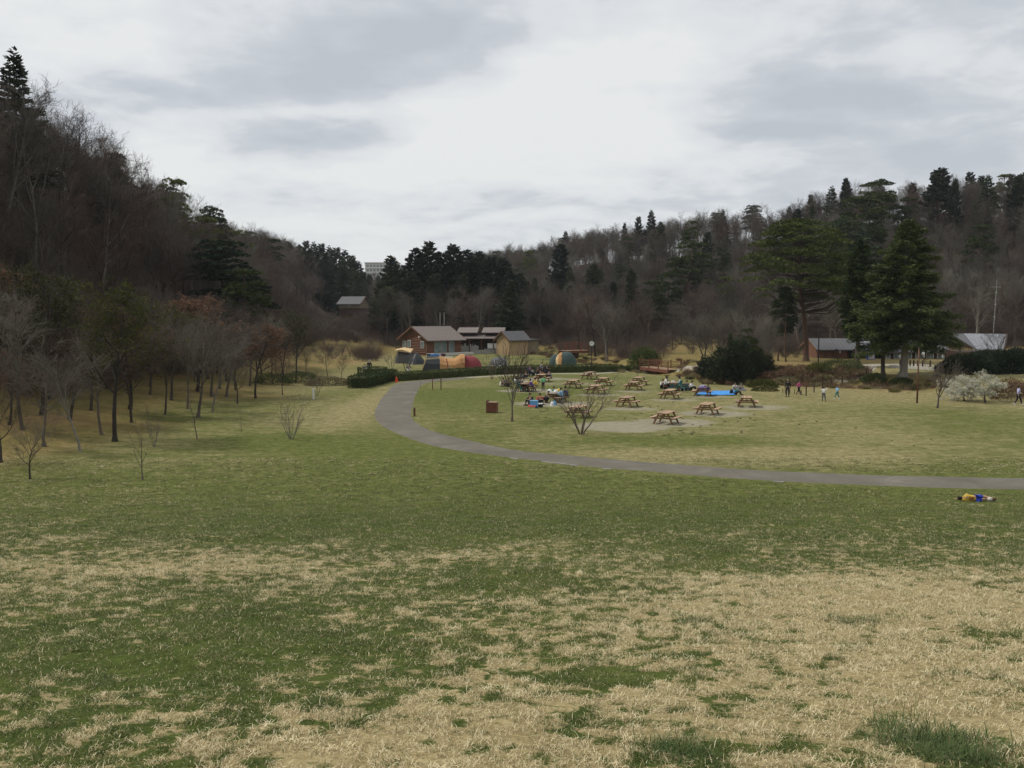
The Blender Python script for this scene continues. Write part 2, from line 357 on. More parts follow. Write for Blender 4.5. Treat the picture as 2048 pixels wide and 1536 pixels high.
# shared grass field: straw fraction from world position
def grass_field(t):
    ng = bpy.data.node_groups.get('GrassField')
    if ng is None:
        ng = bpy.data.node_groups.new('GrassField', 'ShaderNodeTree')
        ng.interface.new_socket('Straw', in_out='OUTPUT', socket_type='NodeSocketFloat')
        ng.interface.new_socket('Tone', in_out='OUTPUT', socket_type='NodeSocketFloat')
        g = N(ng, 'ShaderNodeNewGeometry'); s3 = N(ng, 'ShaderNodeSeparateXYZ'); ng.links.new(g.outputs['Position'], s3.inputs[0])
        c2 = N(ng, 'ShaderNodeCombineXYZ'); ng.links.new(s3.outputs[0], c2.inputs[0]); ng.links.new(s3.outputs[1], c2.inputs[1])
        a = noise(ng, c2.outputs[0], .42, 5, .62, .4); b = noise(ng, c2.outputs[0], 2.3, 5, .68, .7); c = noise(ng, c2.outputs[0], .09, 2, .5); e5 = noise(ng, c2.outputs[0], 3.9, 4, .62, .4)
        f = mth(ng, 'ADD', mth(ng, 'MULTIPLY', a, .24), mth(ng, 'ADD', mth(ng, 'MULTIPLY', b, .30), mth(ng, 'MULTIPLY', e5, .50)))
        for (ex, ey, rx, ry, am) in ((3.6, 8.3, 3.3, 3.4, .048), (1.5, 5.6, 3.2, 1.3, .03), (-5.5, 15.5, 4.5, 2.0, .02), (-4.5, 9, 3.6, 3.0, -.022), (6, 17, 6, 3, -.02), (-.8, 5.0, 1.2, .9, .05), (-3.5, 6.5, 2.5, 1.6, -.03), (5.5, 12, 3.5, 2.5, .06), (.75, 6.9, .6, .33, -.16), (-3.0, 8.5, 2.6, 1.6, -.05), (-9, 25, 12, 7, -.04), (9, 28, 15, 10.5, -.045), (0, 32, 26, 9, -.04), (-2, 21.5, 5, 3, -.03), (-.5, 13.5, 2.5, 2.5, -.035)):
            dx = mth(ng, 'DIVIDE', mth(ng, 'SUBTRACT', s3.outputs[0], ex), rx); dy = mth(ng, 'DIVIDE', mth(ng, 'SUBTRACT', s3.outputs[1], ey), ry)
            q = mth(ng, 'ADD', mth(ng, 'MULTIPLY', dx, dx), mth(ng, 'MULTIPLY', dy, dy))
            f = mth(ng, 'MULTIPLY_ADD', mth(ng, 'EXPONENT', mth(ng, 'MULTIPLY', mth(ng, 'MULTIPLY', q, q), -1.0)), am, f)
        rr = N(ng, 'ShaderNodeMapRange'); rr.interpolation_type = 'SMOOTHSTEP'; rr.inputs[1].default_value = .505; rr.inputs[2].default_value = .56; ng.links.new(f, rr.inputs[0])
        go = N(ng, 'NodeGroupOutput'); ng.links.new(rr.outputs[0], go.inputs[0])
        tn = mth(ng, 'ADD', mth(ng, 'MULTIPLY', noise(ng, c2.outputs[0], .8, 3, .6), .6), mth(ng, 'MULTIPLY', c, .4)); ng.links.new(tn, go.inputs[1])
    n = N(t, 'ShaderNodeGroup'); n.node_tree = ng; return n.outputs[0], n.outputs[1]
GREEN = [(.030, .048, .012), (.065, .088, .020), (.13, .145, .038)]
STRAW = [(.34, .27, .135), (.65, .55, .33), (.88, .79, .54)]
def ground_material():
    m, t, b = mat_new('ground'); st, tone = grass_field(t)
    g = N(t, 'ShaderNodeNewGeometry'); P = g.outputs['Position']
    at_ = N(t, 'ShaderNodeAttribute'); at_.attribute_name = 'dirt'; dirt = at_.outputs['Fac']
    a2 = N(t, 'ShaderNodeAttribute'); a2.attribute_name = 'dry'; dry = a2.outputs['Fac']
    a3 = N(t, 'ShaderNodeAttribute'); a3.attribute_name = 'litter'; lit = a3.outputs['Fac']
    fine = noise(t, P, 14, 4, .7); mid = noise(t, P, 2.2, 5, .7); big = noise(t, P, .16, 4, .6, .5)
    mp = N(t, 'ShaderNodeMapping'); mp.inputs['Scale'].default_value = (.35, 1.2, 1); mp.inputs['Rotation'].default_value = (0, 0, .25); t.links.new(P, mp.inputs[0])
    streak = noise(t, mp.outputs[0], 1.3, 5, .68)
    tt = mth(t, 'ADD', mth(t, 'MULTIPLY', tone, .5), mth(t, 'MULTIPLY', fine, .5))
    green = ramp(t, tt, [(.32, GREEN[0]), (.5, GREEN[1]), (.68, GREEN[2])])
    straw = ramp(t, mth(t, 'ADD', mth(t, 'MULTIPLY', fine, .7), mth(t, 'MULTIPLY', mid, .3)), [(.3, (.15, .115, .055)), (.5, (.30, .24, .12)), (.7, (.48, .40, .22))])
    # far lawn: dry fraction from the painted zone and streaky patch noise
    q = mth(t, 'ADD', mth(t, 'MULTIPLY', streak, .42), mth(t, 'ADD', mth(t, 'MULTIPLY', big, .18), mth(t, 'MULTIPLY', noise(t, P, .9, 6, .72, .6), .40)))
    fr = N(t, 'ShaderNodeMapRange'); fr.interpolation_type = 'SMOOTHSTEP'; fr.inputs[1].default_value = -.14; fr.inputs[2].default_value = .16
    t.links.new(mth(t, 'ADD', mth(t, 'SUBTRACT', q, .5), mth(t, 'MULTIPLY', mth(t, 'SUBTRACT', dry, .5), .55)), fr.inputs[0])
    lg = ramp(t, mth(t, 'ADD', mth(t, 'MULTIPLY', mid, .5), mth(t, 'MULTIPLY', noise(t, P, 5.5, 4, .75), .5)), [(.36, (.045, .064, .016)), (.5, (.108, .122, .033)), (.64, (.19, .19, .065))])
    ls = ramp(t, mth(t, 'ADD', mth(t, 'MULTIPLY', mid, .5), mth(t, 'MULTIPLY', noise(t, P, 6.5, 4, .75), .5)), [(.36, (.125, .11, .045)), (.5, (.24, .208, .10)), (.64, (.40, .345, .185))])
    lawn = mixc(t, fr.outputs[0], lg, ls)
    near = mixc(t, st, green, straw)
    s3 = N(t, 'ShaderNodeSeparateXYZ'); t.links.new(P, s3.inputs[0])
    nr = N(t, 'ShaderNodeMapRange'); nr.interpolation_type = 'SMOOTHSTEP'; nr.inputs[1].default_value = 22; nr.inputs[2].default_value = 38; t.links.new(mth(t, 'ADD', s3.outputs[1], mth(t, 'MULTIPLY', mth(t, 'SUBTRACT', big, .5), 14)), nr.inputs[0])
    c = mixc(t, nr.outputs[0], near, lawn)
    lc = ramp(t, mth(t, 'ADD', mth(t, 'MULTIPLY', mid, .5), mth(t, 'MULTIPLY', big, .5)), [(.35, (.10, .10, .028)), (.5, (.21, .155, .06)), (.65, (.30, .195, .09))])
    c = mixc(t, mth(t, 'MULTIPLY', lit, 1.0, clamp=True), c, lc)
    c = mixc(t, mth(t, 'SUBTRACT', lit, 1.0, clamp=True), c, ramp(t, mid, [(.3, (.06, .045, .032)), (.7, (.13, .095, .066))]))
    dc = ramp(t, mth(t, 'ADD', mth(t, 'MULTIPLY', mid, .6), mth(t, 'MULTIPLY', fine, .4)), [(.3, (.21, .185, .125)), (.5, (.285, .26, .19)), (.7, (.35, .325, .25))])
    de = N(t, 'ShaderNodeMapRange'); de.interpolation_type = 'SMOOTHSTEP'; de.inputs[1].default_value = .35; de.inputs[2].default_value = .75
    t.links.new(mth(t, 'ADD', dirt, mth(t, 'MULTIPLY', mth(t, 'SUBTRACT', q, .5), 1.1)), de.inputs[0])
    c = mixc(t, mth(t, 'MULTIPLY', de.outputs[0], .9), c, dc)
    t.links.new(c, b.inputs['Base Color']); b.inputs['Roughness'].default_value = .95; b.inputs['Specular IOR Level'].default_value = .05
    bp = N(t, 'ShaderNodeBump'); bp.inputs['Strength'].default_value = .6; bp.inputs['Distance'].default_value = .12
    t.links.new(mth(t, 'ADD', mid, mth(t, 'MULTIPLY', fine, .5)), bp.inputs['Height']); t.links.new(bp.outputs[0], b.inputs['Normal'])
    return m
def blade_material():
    m, t, b = mat_new('grass_blades'); st, tone = grass_field(t)
    a = N(t, 'ShaderNodeAttribute'); a.attribute_name = 'rnd'; r = a.outputs['Fac']
    a2 = N(t, 'ShaderNodeAttribute'); a2.attribute_name = 'tip'; tip = a2.outputs['Fac']
    sel = mth(t, 'LESS_THAN', r, mth(t, 'MULTIPLY_ADD', st, .80, .10))
    r2 = mth(t, 'FRACT', mth(t, 'MULTIPLY', r, 13.7))
    cg = ramp(t, mth(t, 'ADD', mth(t, 'MULTIPLY', tone, .6), mth(t, 'MULTIPLY', r2, .4)), [(.28, (.036, .060, .014)), (.45, (.085, .118, .027)), (.62, (.155, .170, .045)), (.85, (.26, .235, .085))])
    cs = ramp(t, r2, [(0, STRAW[0]), (.5, STRAW[1]), (1, STRAW[2])])
    c = mixc(t, sel, cg, cs)
    t.links.new(c, b.inputs['Base Color']); b.inputs['Roughness'].default_value = .7; b.inputs['Specular IOR Level'].default_value = .2
    tr = N(t, 'ShaderNodeBsdfTranslucent'); t.links.new(c, tr.inputs[0]); mx = N(t, 'ShaderNodeMixShader'); mx.inputs[0].default_value = .25
    t.links.new(b.outputs[0], mx.inputs[1]); t.links.new(tr.outputs[0], mx.inputs[2])
    t.links.new(mx.outputs[0], [x for x in t.nodes if x.type == 'OUTPUT_MATERIAL'][0].inputs[0])
    return m
M['ground'] = ground_material(); M['blades'] = blade_material()
def asphalt():
    m, t, b = mat_new('asphalt'); g = N(t, 'ShaderNodeNewGeometry'); P = g.outputs['Position']
    f = mth(t, 'ADD', mth(t, 'MULTIPLY', noise(t, P, .45, 7, .72, .6), .75), mth(t, 'MULTIPLY', noise(t, P, 25, 2, .6), .25))
    c = ramp(t, f, [(.36, (.112, .10, .08)), (.55, (.15, .135, .108)), (.66, (.21, .192, .155))])
    t.links.new(c, b.inputs['Base Color']); b.inputs['Roughness'].default_value = .9
    return m
M['asphalt'] = asphalt()
M['gravel'] = plain('gravel', (.33, .30, .24), .95, .25, 1.5, 0, .3)
# ================================================================== GROUND
def axis(bounds):
    out = []
    for a, b, s in bounds: out += list(np.arange(a, b, s))
    return np.array(out)
gx = axis([(-900, -300, 60), (-300, -120, 12), (-120, -55, 2.5), (-55, -12, .7), (-12, 12, .35), (12, 55, .7), (55, 160, 2.5), (160, 300, 12), (300, 901, 60)])
gy = axis([(-120, -20, 10), (-20, 0, 2), (0, 40, .3), (40, 120, .6), (120, 220, 2), (220, 420, 5), (420, 1800, 60), (1800, 3001, 300)])
GX, GY = np.meshgrid(gx, gy); GZ = H(GX, GY)
nx_, ny_ = len(gx), len(gy)
idx = np.arange(nx_ * ny_).reshape(ny_, nx_)
GF = np.stack([idx[:-1, :-1], idx[:-1, 1:], idx[1:, 1:], idx[1:, :-1]], -1).reshape(-1, 4)
def blob(px, py, rx, ry, p=2):
    c = at(px, py); q = ((GX - c.x) / rx) ** 2 + ((GY - c.y) / ry) ** 2
    return np.exp(-q ** p)
TABLES = [(1335, 849, 0), (1158, 836, 4), (1256, 815, -3), (1418, 830, 0), (1497, 815, 14), (1342, 799, 2), (1269, 781, 5), (1408, 793, 8), (1193, 789, -4), (1279, 771, 0),
          (1208, 772, 6), (1147, 777, 3), (1180, 759, -6), (1054, 784, 2), (1112, 806, -12), (1348, 782, 20), (1084, 764, 10)]
dirt = np.zeros_like(GX)
for (px, py, rx, ry, a) in ((1245, 853, 3.4, 3.0, .95), (1180, 858, 1.6, 1.6, .5), (1345, 845, 3.2, 2.8, .8), (1430, 828, 3.2, 2.4, .8), (1512, 815, 3.4, 2.4, .72), (1105, 808, 3.6, 2.6, .85), (1262, 818, 2.8, 1.8, .66),
                        (1062, 782, 3.7, 2.4, .75), (1350, 800, 2.8, 1.8, .65), (1200, 790, 2.8, 1.8, .65), (1420, 794, 2.7, 1.6, .65), (1150, 768, 6, 2.5, .55), (1270, 783, 2.7, 2, .6), (1090, 758, 5, 3, .65), (1000, 826, 1.4, 1, .35), (1085, 716, 4, 3, .1)):
    dirt = np.maximum(dirt, a * blob(px, py, rx, ry))
dry = np.full_like(GX, .44) + (fbm(GX, GY, .06, 3, 2) - .5) * .5
dry += .22 * ss(20, 34, GX) * ss(60, 70, GY) + .07 * ss(5, 25, GX) * ss(36, 45, GY)          # right lawn and bank bleached
dry -= .30 * blob(1000, 788, 7, 5) + .15 * blob(650, 905, 9, 3) + .25 * blob(560, 880, 4, 3) + .2 * blob(1350, 880, 6, 2.2)
dry += .28 * blob(745, 800, 1.6, 16) + .13 * blob(700, 830, 5, 12) + .2 * blob(1500, 915, 9, 3)
dry += .14 * ss(-8, -16, GX) * ss(36, 42, GY)
dry -= .25 * ss(44, 36, GY)
lit = .85 * ss(-19, -26, GX + (fbm(GX, GY, .1, 3, 4) - .5) * 9 + np.clip(GY - 45, -15, 60) * -.02) * ss(33, 43, GY)
lf = left_foot(GY); lit = np.maximum(lit, 2 * ss(0, 4, lf - GX))
rf = right_foot(GX); lit = np.maximum(lit, 2 * ss(-6, 3, GY - rf) * ss(-62, -30, GX)); lit = np.maximum(lit, 1.8 * ss(160, 172, GY + GX * .1) * ss(30, 10, GX))
lit = np.maximum(lit, .8 * ss(14, 22, GX) * ss(0, 5, GY - np.interp(GX, [10, 18, 33, 44, 60], [140, 90, 82, 100, 96])) * (1 - ss(38, 60, GX) * .35))
lit = np.maximum(lit, .85 * ss(118, 130, GY) * ss(6, 14, GX)); lit = np.maximum(lit, 1.1 * ss(128, 150, GY) * ss(-16, -24, GX)); lit = np.maximum(lit, .7 * (1 - ss(2, 5, seg_dist(GX, GY, STREAM))))
gme = mesh_np('ground', np.stack([GX, GY, GZ], -1).reshape(-1, 3), GF, M['ground'], True, dict(dirt=dirt.ravel(), dry=dry.ravel(), litter=lit.ravel()))
ground = link('ground', gme); tag(ground, 'patchy green and straw coloured lawn of the park valley with wooded slopes', kind='structure')

# ------------------------------------------------------------------ paths
def ribbon(name, pts, w, mat, lift, jag=.05, n=220, label=None, seed=1):
    P = np.array([(p[0], p[1]) for p in pts], float); wd = np.array([w if np.isscalar(w) else 0] * len(P)) if np.isscalar(w) else np.array(w)
    # Catmull-Rom resample
    T = np.linspace(0, len(P) - 1.0001, n); out = []; ow = []
    for tt in T:
        i = int(tt); f = tt - i; p = [P[min(max(i + k, 0), len(P) - 1)] for k in (-1, 0, 1, 2)]
        out.append(.5 * ((2 * p[1]) + (-p[0] + p[2]) * f + (2 * p[0] - 5 * p[1] + 4 * p[2] - p[3]) * f * f + (-p[0] + 3 * p[1] - 3 * p[2] + p[3]) * f ** 3)); ow.append(wd[i] * (1 - f) + wd[min(i + 1, len(P) - 1)] * f)
    C = np.array(out); d = np.gradient(C, axis=0); d /= np.linalg.norm(d, axis=1, keepdims=True); nrm = np.stack([-d[:, 1], d[:, 0]], 1); ow = np.array(ow)
    cols = np.linspace(-.5, .5, 7); V = []
    for j, cfrac in enumerate(cols):
        e = cfrac * ow
        if j in (0, 6): e = e + (rng.random(n) - .5) * jag * 2
        q = C + nrm * e[:, None]; z = H(q[:, 0], q[:, 1]) + lift - (.06 if j in (0, 6) else 0)
        V.append(np.column_stack([q, z]))
    V = np.stack(V, 1); id_ = np.arange(n * 7).reshape(n, 7)
    F = np.stack([id_[:-1, :-1], id_[1:, :-1], id_[1:, 1:], id_[:-1, 1:]], -1).reshape(-1, 4)
    o = link(name, mesh_np(name, V.reshape(-1, 3), F, mat, True)); tag(o, label, kind='structure'); return C, nrm, ow
def mid(a, b): p = at(*a); q = at(*b); return ((p.x + q.x) / 2, (p.y + q.y) / 2), math.hypot(p.x - q.x, p.y - q.y)
pairs = [((790, 768), (868, 763)), ((768, 790), (838, 780)), ((750, 822), (824, 812)), ((757, 845), (822, 836)), ((800, 869), (850, 857)), ((900, 898), (915, 878)), ((1000, 914), (1020, 898)),
         ((1100, 926), (1130, 908)), ((1200, 938), (1225, 916)), ((1300, 946), (1330, 925)), ((1400, 955), (1430, 932)), ((1500, 962), (1530, 939)), ((1600, 968), (1630, 943)), ((1750, 974), (1770, 949)), ((1900, 979), (1910, 952)), ((2048, 981), (2048, 955))]
cp = [mid(a, b) for a, b in pairs]
pts = [c for c, w in cp]; ws = [min(w, 3.4) * .89 for c, w in cp]
e_ = pts[-1]
for k in (3, 6, 10, 14, 18): pts.append((e_[0] + k, e_[1] + k * .03)); ws.append(2.9)
c0 = at(1000, 753); pts = [(at(935, 756).x, at(935, 756).y)] + pts; ws = [2.2] + ws
PATHC, PATHN, PATHW = ribbon('asphalt_path', pts, ws, M['asphalt'], .035, .06, 420, 'grey asphalt footpath curving across the lawn')
gp = [at(*p) for p in ((905, 757), (1000, 752), (1100, 748), (1200, 747), (1290, 746))]
ribbon('gravel_path', [(p.x, p.y) for p in gp], .9, M['gravel'], .03, .12, 120, 'pale gravel walk along the hedge to the footbridge')
gp = [at(*p) for p in ((1352, 741), (1400, 738), (1450, 737), (1500, 738))]
ribbon('gravel_path', [(p.x, p.y) for p in gp], 1.3, M['gravel'], .03, .1, 60, 'gravel walk leaving the footbridge towards the dark shrubs')
gp = [at(*p) for p in ((1640, 768), (1670, 762), (1705, 756), (1728, 746), (1738, 737), (1742, 731), (1800, 730), (1880, 732), (1930, 735))]
ribbon('gravel_path', [(p.x, p.y) for p in gp], [.7, 1.0, 1.2, 1.4, 1.5, 2.2, 2.4, 2.4, 2.4], M['gravel'], .04, .1, 160, 'pale gravel path climbing to the vending machine')
# pale kerb stones at the lower edge of the path
ks = thing('path_kerb', 'broken row of pale kerb stones along the near edge of the curving footpath', 'kerb', (0, 0, 0))
kme = MB().box(-.21, .21, -.04, .04, -.1, .03).mesh('kerb_stone', M['concrete'])
for i in range(100, 330, 2):
    if rng.random() < .3: continue
    side = -1 if True else 1
    c = PATHC[i]; e = PATHN[i] * (PATHW[i] / 2 + .05)
    q = c + e if (c + e)[1] < (c - e)[1] else c - e
    if not 1075 < q[0] / q[1] * FPX + CX < 1215 and rng.random() < .93: continue
    d = PATHC[min(i + 1, len(PATHC) - 1)] - PATHC[i]
    link('kerb_stone', kme, ks, None, (q[0], q[1], float(H(q[0], q[1])) - .005 + rng.random() * .02), (0, 0, math.atan2(d[1], d[0])))

# ================================================================== TREE PROTOTYPES
def rv(): 
    v = rng.normal(size=3); return v / np.linalg.norm(v)
class Sk:
    def __init__(s): s.lv = {}
    def seg(s, lv, a, b, r0, r1): s.lv.setdefault(lv, []).append((*a, *b, r0, r1))
def grow(sk, p, d, L, r, lv, P):
    """P[lv] = dict(n segs, wob, up, kids, t0, ang, lf, rf)"""
    q = P[lv]; n = q['n']; step = L / n; nodes = []; r0 = r; rt = r * q.get('taper', .35)
    for i in range(n):
        d = d + rng.normal(size=3) * q['wob']; d[2] += q['up']; d = d / math.sqrt(d @ d)
        p2 = p + d * step; r1 = r0 + (rt - r0) * 1.0 / (n - i)
        sk.seg(lv, p, p2, r0, r1); nodes.append((p, p2, d.copy(), r0)); p, r0 = p2, r1
    if lv + 1 >= len(P): return
    k = q['kids']; k = int(k + rng.random() * k * .35)
    for j in range(k):
        t = q['t0'] + (1 - q['t0']) * (j + rng.random() * .9) / k; t = min(t, .999); i = int(t * n); a, b, dd, rr = nodes[i]; f = t * n - i
        base = a + (b - a) * f
        az = rng.random() * 2 * math.pi if not q.get('spiral') else j * 2.4 + rng.random() * .8
        w = np.cross(dd, [0, 0, 1.] if abs(dd[2]) < .9 else [1., 0, 0]); w /= math.sqrt(w @ w); u_ = np.cross(dd, w)
        side = w * math.cos(az) + u_ * math.sin(az); ang = q['ang'] * (.75 + .5 * rng.random())
        nd = dd * math.cos(ang) + side * math.sin(ang)
        lf_ = q['lf'](t) if callable(q['lf']) else q['lf']
        grow(sk, base, nd, L * lf_ * (.7 + .6 * rng.random()), max(rr * q['rf'], P[0].get('rmin', .006)), lv + 1, P)
def bare(name, height, P, r0, lean=(0, 0), trunk_lv=2, bark=None, twig=None, stems=1, spread=.25, extra=None, leafn=0, leafmat=None, leafs=.12):
    sk = Sk()
    for s_ in range(stems):
        a = s_ / stems * 2 * math.pi + rng.random()
        d = np.array([lean[0], lean[1], 1.]) + (np.array([math.cos(a), math.sin(a), 0]) * spread * (.6 + .6 * rng.random()) if stems > 1 else 0); d /= np.linalg.norm(d)
        hh = height * P[0].get('hf', .75) * (1 if stems == 1 else .75 + .3 * rng.random())
        grow(sk, np.array([math.cos(a), math.sin(a), 0]) * (.08 if stems > 1 else 0) + np.array([0, 0, -.15]), d, hh, r0, 0, P)
    lo = []; hi = []
    for lv, ss_ in sk.lv.items():
        if lv < trunk_lv: lo.append(tubes(ss_, 7 if lv == 0 else 5))
        else: hi.append(tubes(ss_, 3))
    if stems == 1:   # root flare
        lo.append(tubes([[0, 0, -.1, 0, 0, .35, r0 * 1.6, r0 * .98]], 7))
    mt = mesh_np(name + '_trunk', *joinvf(lo), bark, True); mc = mesh_np(name + '_crown', *joinvf(hi), twig)
    ml = None
    if leafn:
        tips = np.array(sk.lv[max(sk.lv)]); k = rng.integers(0, len(tips), leafn); f = rng.random((leafn, 1))
        C = tips[k, 0:3] * (1 - f) + tips[k, 3:6] * f + rng.normal(size=(leafn, 3)) * .05
        D = tips[k, 3:6] - tips[k, 0:3] + rng.normal(size=(leafn, 3)) * .5
        ml = mesh_np(name + '_leaves', *leaves(C, D, leafs * (.7 + .6 * rng.random(leafn)), leafs * .55), leafmat)
    zmax = max(float(np.array(v)[:, 5].max()) for v in sk.lv.values())
    return dict(trunk=mt, crown=mc, leaves=ml, h=zmax)
def forestP(limbs=11, t2=6, t3=5, t4=4, up=.05, ang=.6):
    return [dict(n=9, wob=.055, up=.02, kids=limbs, t0=.34, ang=ang, lf=lambda t: .46 * (1.12 - t * .75), rf=.6, taper=.24, hf=.9, spiral=1, rmin=.0105),
            dict(n=5, wob=.10, up=up, kids=t2, t0=.2, ang=.62, lf=.52, rf=.55, taper=.3),
            dict(n=3, wob=.12, up=up, kids=t3, t0=.1, ang=.6, lf=.55, rf=.55, taper=.4),
            dict(n=2, wob=.15, up=.03, kids=t4, t0=.1, ang=.6, lf=.6, rf=.7, taper=.6),
            dict(n=1, wob=.2, up=.02)]
def vaseP(limbs=7, t2=7, t3=5, t4=4, t0=.25, ang=.75, lf=.75, up=.06):
    return [dict(n=6, wob=.06, up=.02, kids=limbs, t0=t0, ang=ang, lf=lf, rf=.55, taper=.3, hf=.6, spiral=1, rmin=.009),
            dict(n=5, wob=.09, up=up, kids=t2, t0=.2, ang=.55, lf=.5, rf=.5, taper=.3),
            dict(n=3, wob=.12, up=.04, kids=t3, t0=.1, ang=.6, lf=.55, rf=.6, taper=.4),
            dict(n=2, wob=.15, up=.03, kids=t4, t0=.1, ang=.6, lf=.6, rf=.8, taper=.6),
            dict(n=1, wob=.2, up=.02)]
PR = {}
PR['f1'] = bare('forest_a', 15, forestP(12, 6, 5, 4), .19, bark=M['bark_mid'], twig=M['twig_grey'])
PR['f2'] = bare('forest_b', 15, forestP(10, 7, 5, 4, .08, .5), .17, (.1, 0), bark=M['bark_dark'], twig=M['twig_brown'])
PR['f3'] = bare('forest_c', 14, forestP(11, 6, 5, 4, .1, .45), .16, (-.08, .05), bark=M['bark_grey'], twig=M['twig_grey'])
PR['f4'] = bare('forest_d', 13, forestP(13, 6, 5, 4, .04, .7), .18, (.05, .1), bark=M['bark_dark'], twig=M['twig_red'])
PR['v1'] = bare('vase_a', 8, vaseP(t0=.4), .13, bark=M['bark_dark'], twig=M['twig_brown'])
PR['v2'] = bare('vase_b', 8, vaseP(9, 6, 5, 4, .45, .85, .7, .03), .12, (.08, .03), bark=M['bark_mid'], twig=M['twig_grey'])
PR['v3'] = bare('vase_c', 8, vaseP(6, 7, 5, 4, .12, .5, .9, .02), .14, (.12, -.05), bark=M['bark_dark'], twig=M['twig_grey'], stems=2, spread=.35)
PR['rd'] = bare('russet', 8, forestP(11, 6, 4, 3, .03, .8), .12, bark=M['bark_dark'], twig=M['twig_brown'], leafn=5500, leafmat=M['leaf_dry'], leafs=.16)
PR['ol'] = bare('olive', 9, forestP(14, 6, 5, 3, .05, .75), .14, bark=M['bark_dark'], twig=M['twig_brown'], leafn=5200, leafmat=M['leaf_olive'], leafs=.15)
sapP = [dict(n=6, wob=.05, up=.02, kids=7, t0=.25, ang=.45, lf=.45, rf=.45, taper=.25, hf=.95), dict(n=4, wob=.1, up=.05, kids=4, t0=.2, ang=.5, lf=.5, rf=.6, taper=.3), dict(n=2, wob=.12, up=.03)]
PR['s1'] = bare('sapling', 4, [dict(sapP[0], rmin=.012)] + sapP[1:], .055, bark=M['bark_mid'], twig=M['twig_grey'])
lawnP = [dict(n=5, wob=.04, up=.03, kids=9, t0=.33, ang=.42, lf=.72, rf=.6, taper=.3, hf=.62, spiral=1, rmin=.019), dict(n=5, wob=.06, up=.045, kids=6, t0=.2, ang=.42, lf=.45, rf=.5, taper=.25), dict(n=3, wob=.1, up=.04, kids=3, t0=.15, ang=.5, lf=.5, rf=.6, taper=.4), dict(n=2, wob=.12, up=.02)]
PR['l1'] = bare('lawn_tree', 6, lawnP, .10, bark=M['bark_mid'], twig=M['twig_brown'])
msP = [dict(n=7, wob=.05, up=.0, kids=5, t0=.35, ang=.45, lf=.42, rf=.5, taper=.3, hf=1.0, rmin=.013), dict(n=4, wob=.1, up=.06, kids=4, t0=.2, ang=.5, lf=.5, rf=.6, taper=.3), dict(n=2, wob=.12, up=.03, kids=2, t0=.3, ang=.5, lf=.6, rf=.6), dict(n=1, wob=.1, up=0)]
PR['m1'] = bare('multi_a', 4, msP, .07, bark=M['bark_mid'], twig=M['twig_brown'], stems=5, spread=.46)
msP2 = [dict(msP[0], rmin=.007, kids=3)] + msP[1:]
PR['m2'] = bare('multi_b', 3, msP2, .03, bark=M['bark_grey'], twig=M['twig_grey'], stems=9, spread=.42)
PR['m3'] = bare('multi_c', 4, msP, .04, bark=M['bark_mid'], twig=M['twig_brown'], stems=6, spread=.5)
plP = vaseP(7, 6, 4, 3, .22, .95, .85, .03)
PR['pl'] = bare('plum', 3, plP, .08, bark=M['bark_dark'], twig=M['bark_dark'], leafn=15000, leafmat=M['blossom'], leafs=.095)
# brush: low dense bare thicket
brP = [dict(n=3, wob=.12, up=.03, kids=6, t0=.1, ang=.5, lf=.6, rf=.6, taper=.4, hf=.8), dict(n=3, wob=.15, up=.05, kids=5, t0=.1, ang=.5, lf=.6, rf=.7, taper=.5), dict(n=1, wob=.2, up=.03)]
PR['b1'] = bare('brush_a', 2.6, brP, .022, trunk_lv=1, bark=M['twig_brown'], twig=M['twig_brown'], stems=12, spread=.75)
PR['b2'] = bare('brush_b', 2.4, brP, .02, trunk_lv=1, bark=M['twig_red'], twig=M['twig_red'], stems=12, spread=.9)

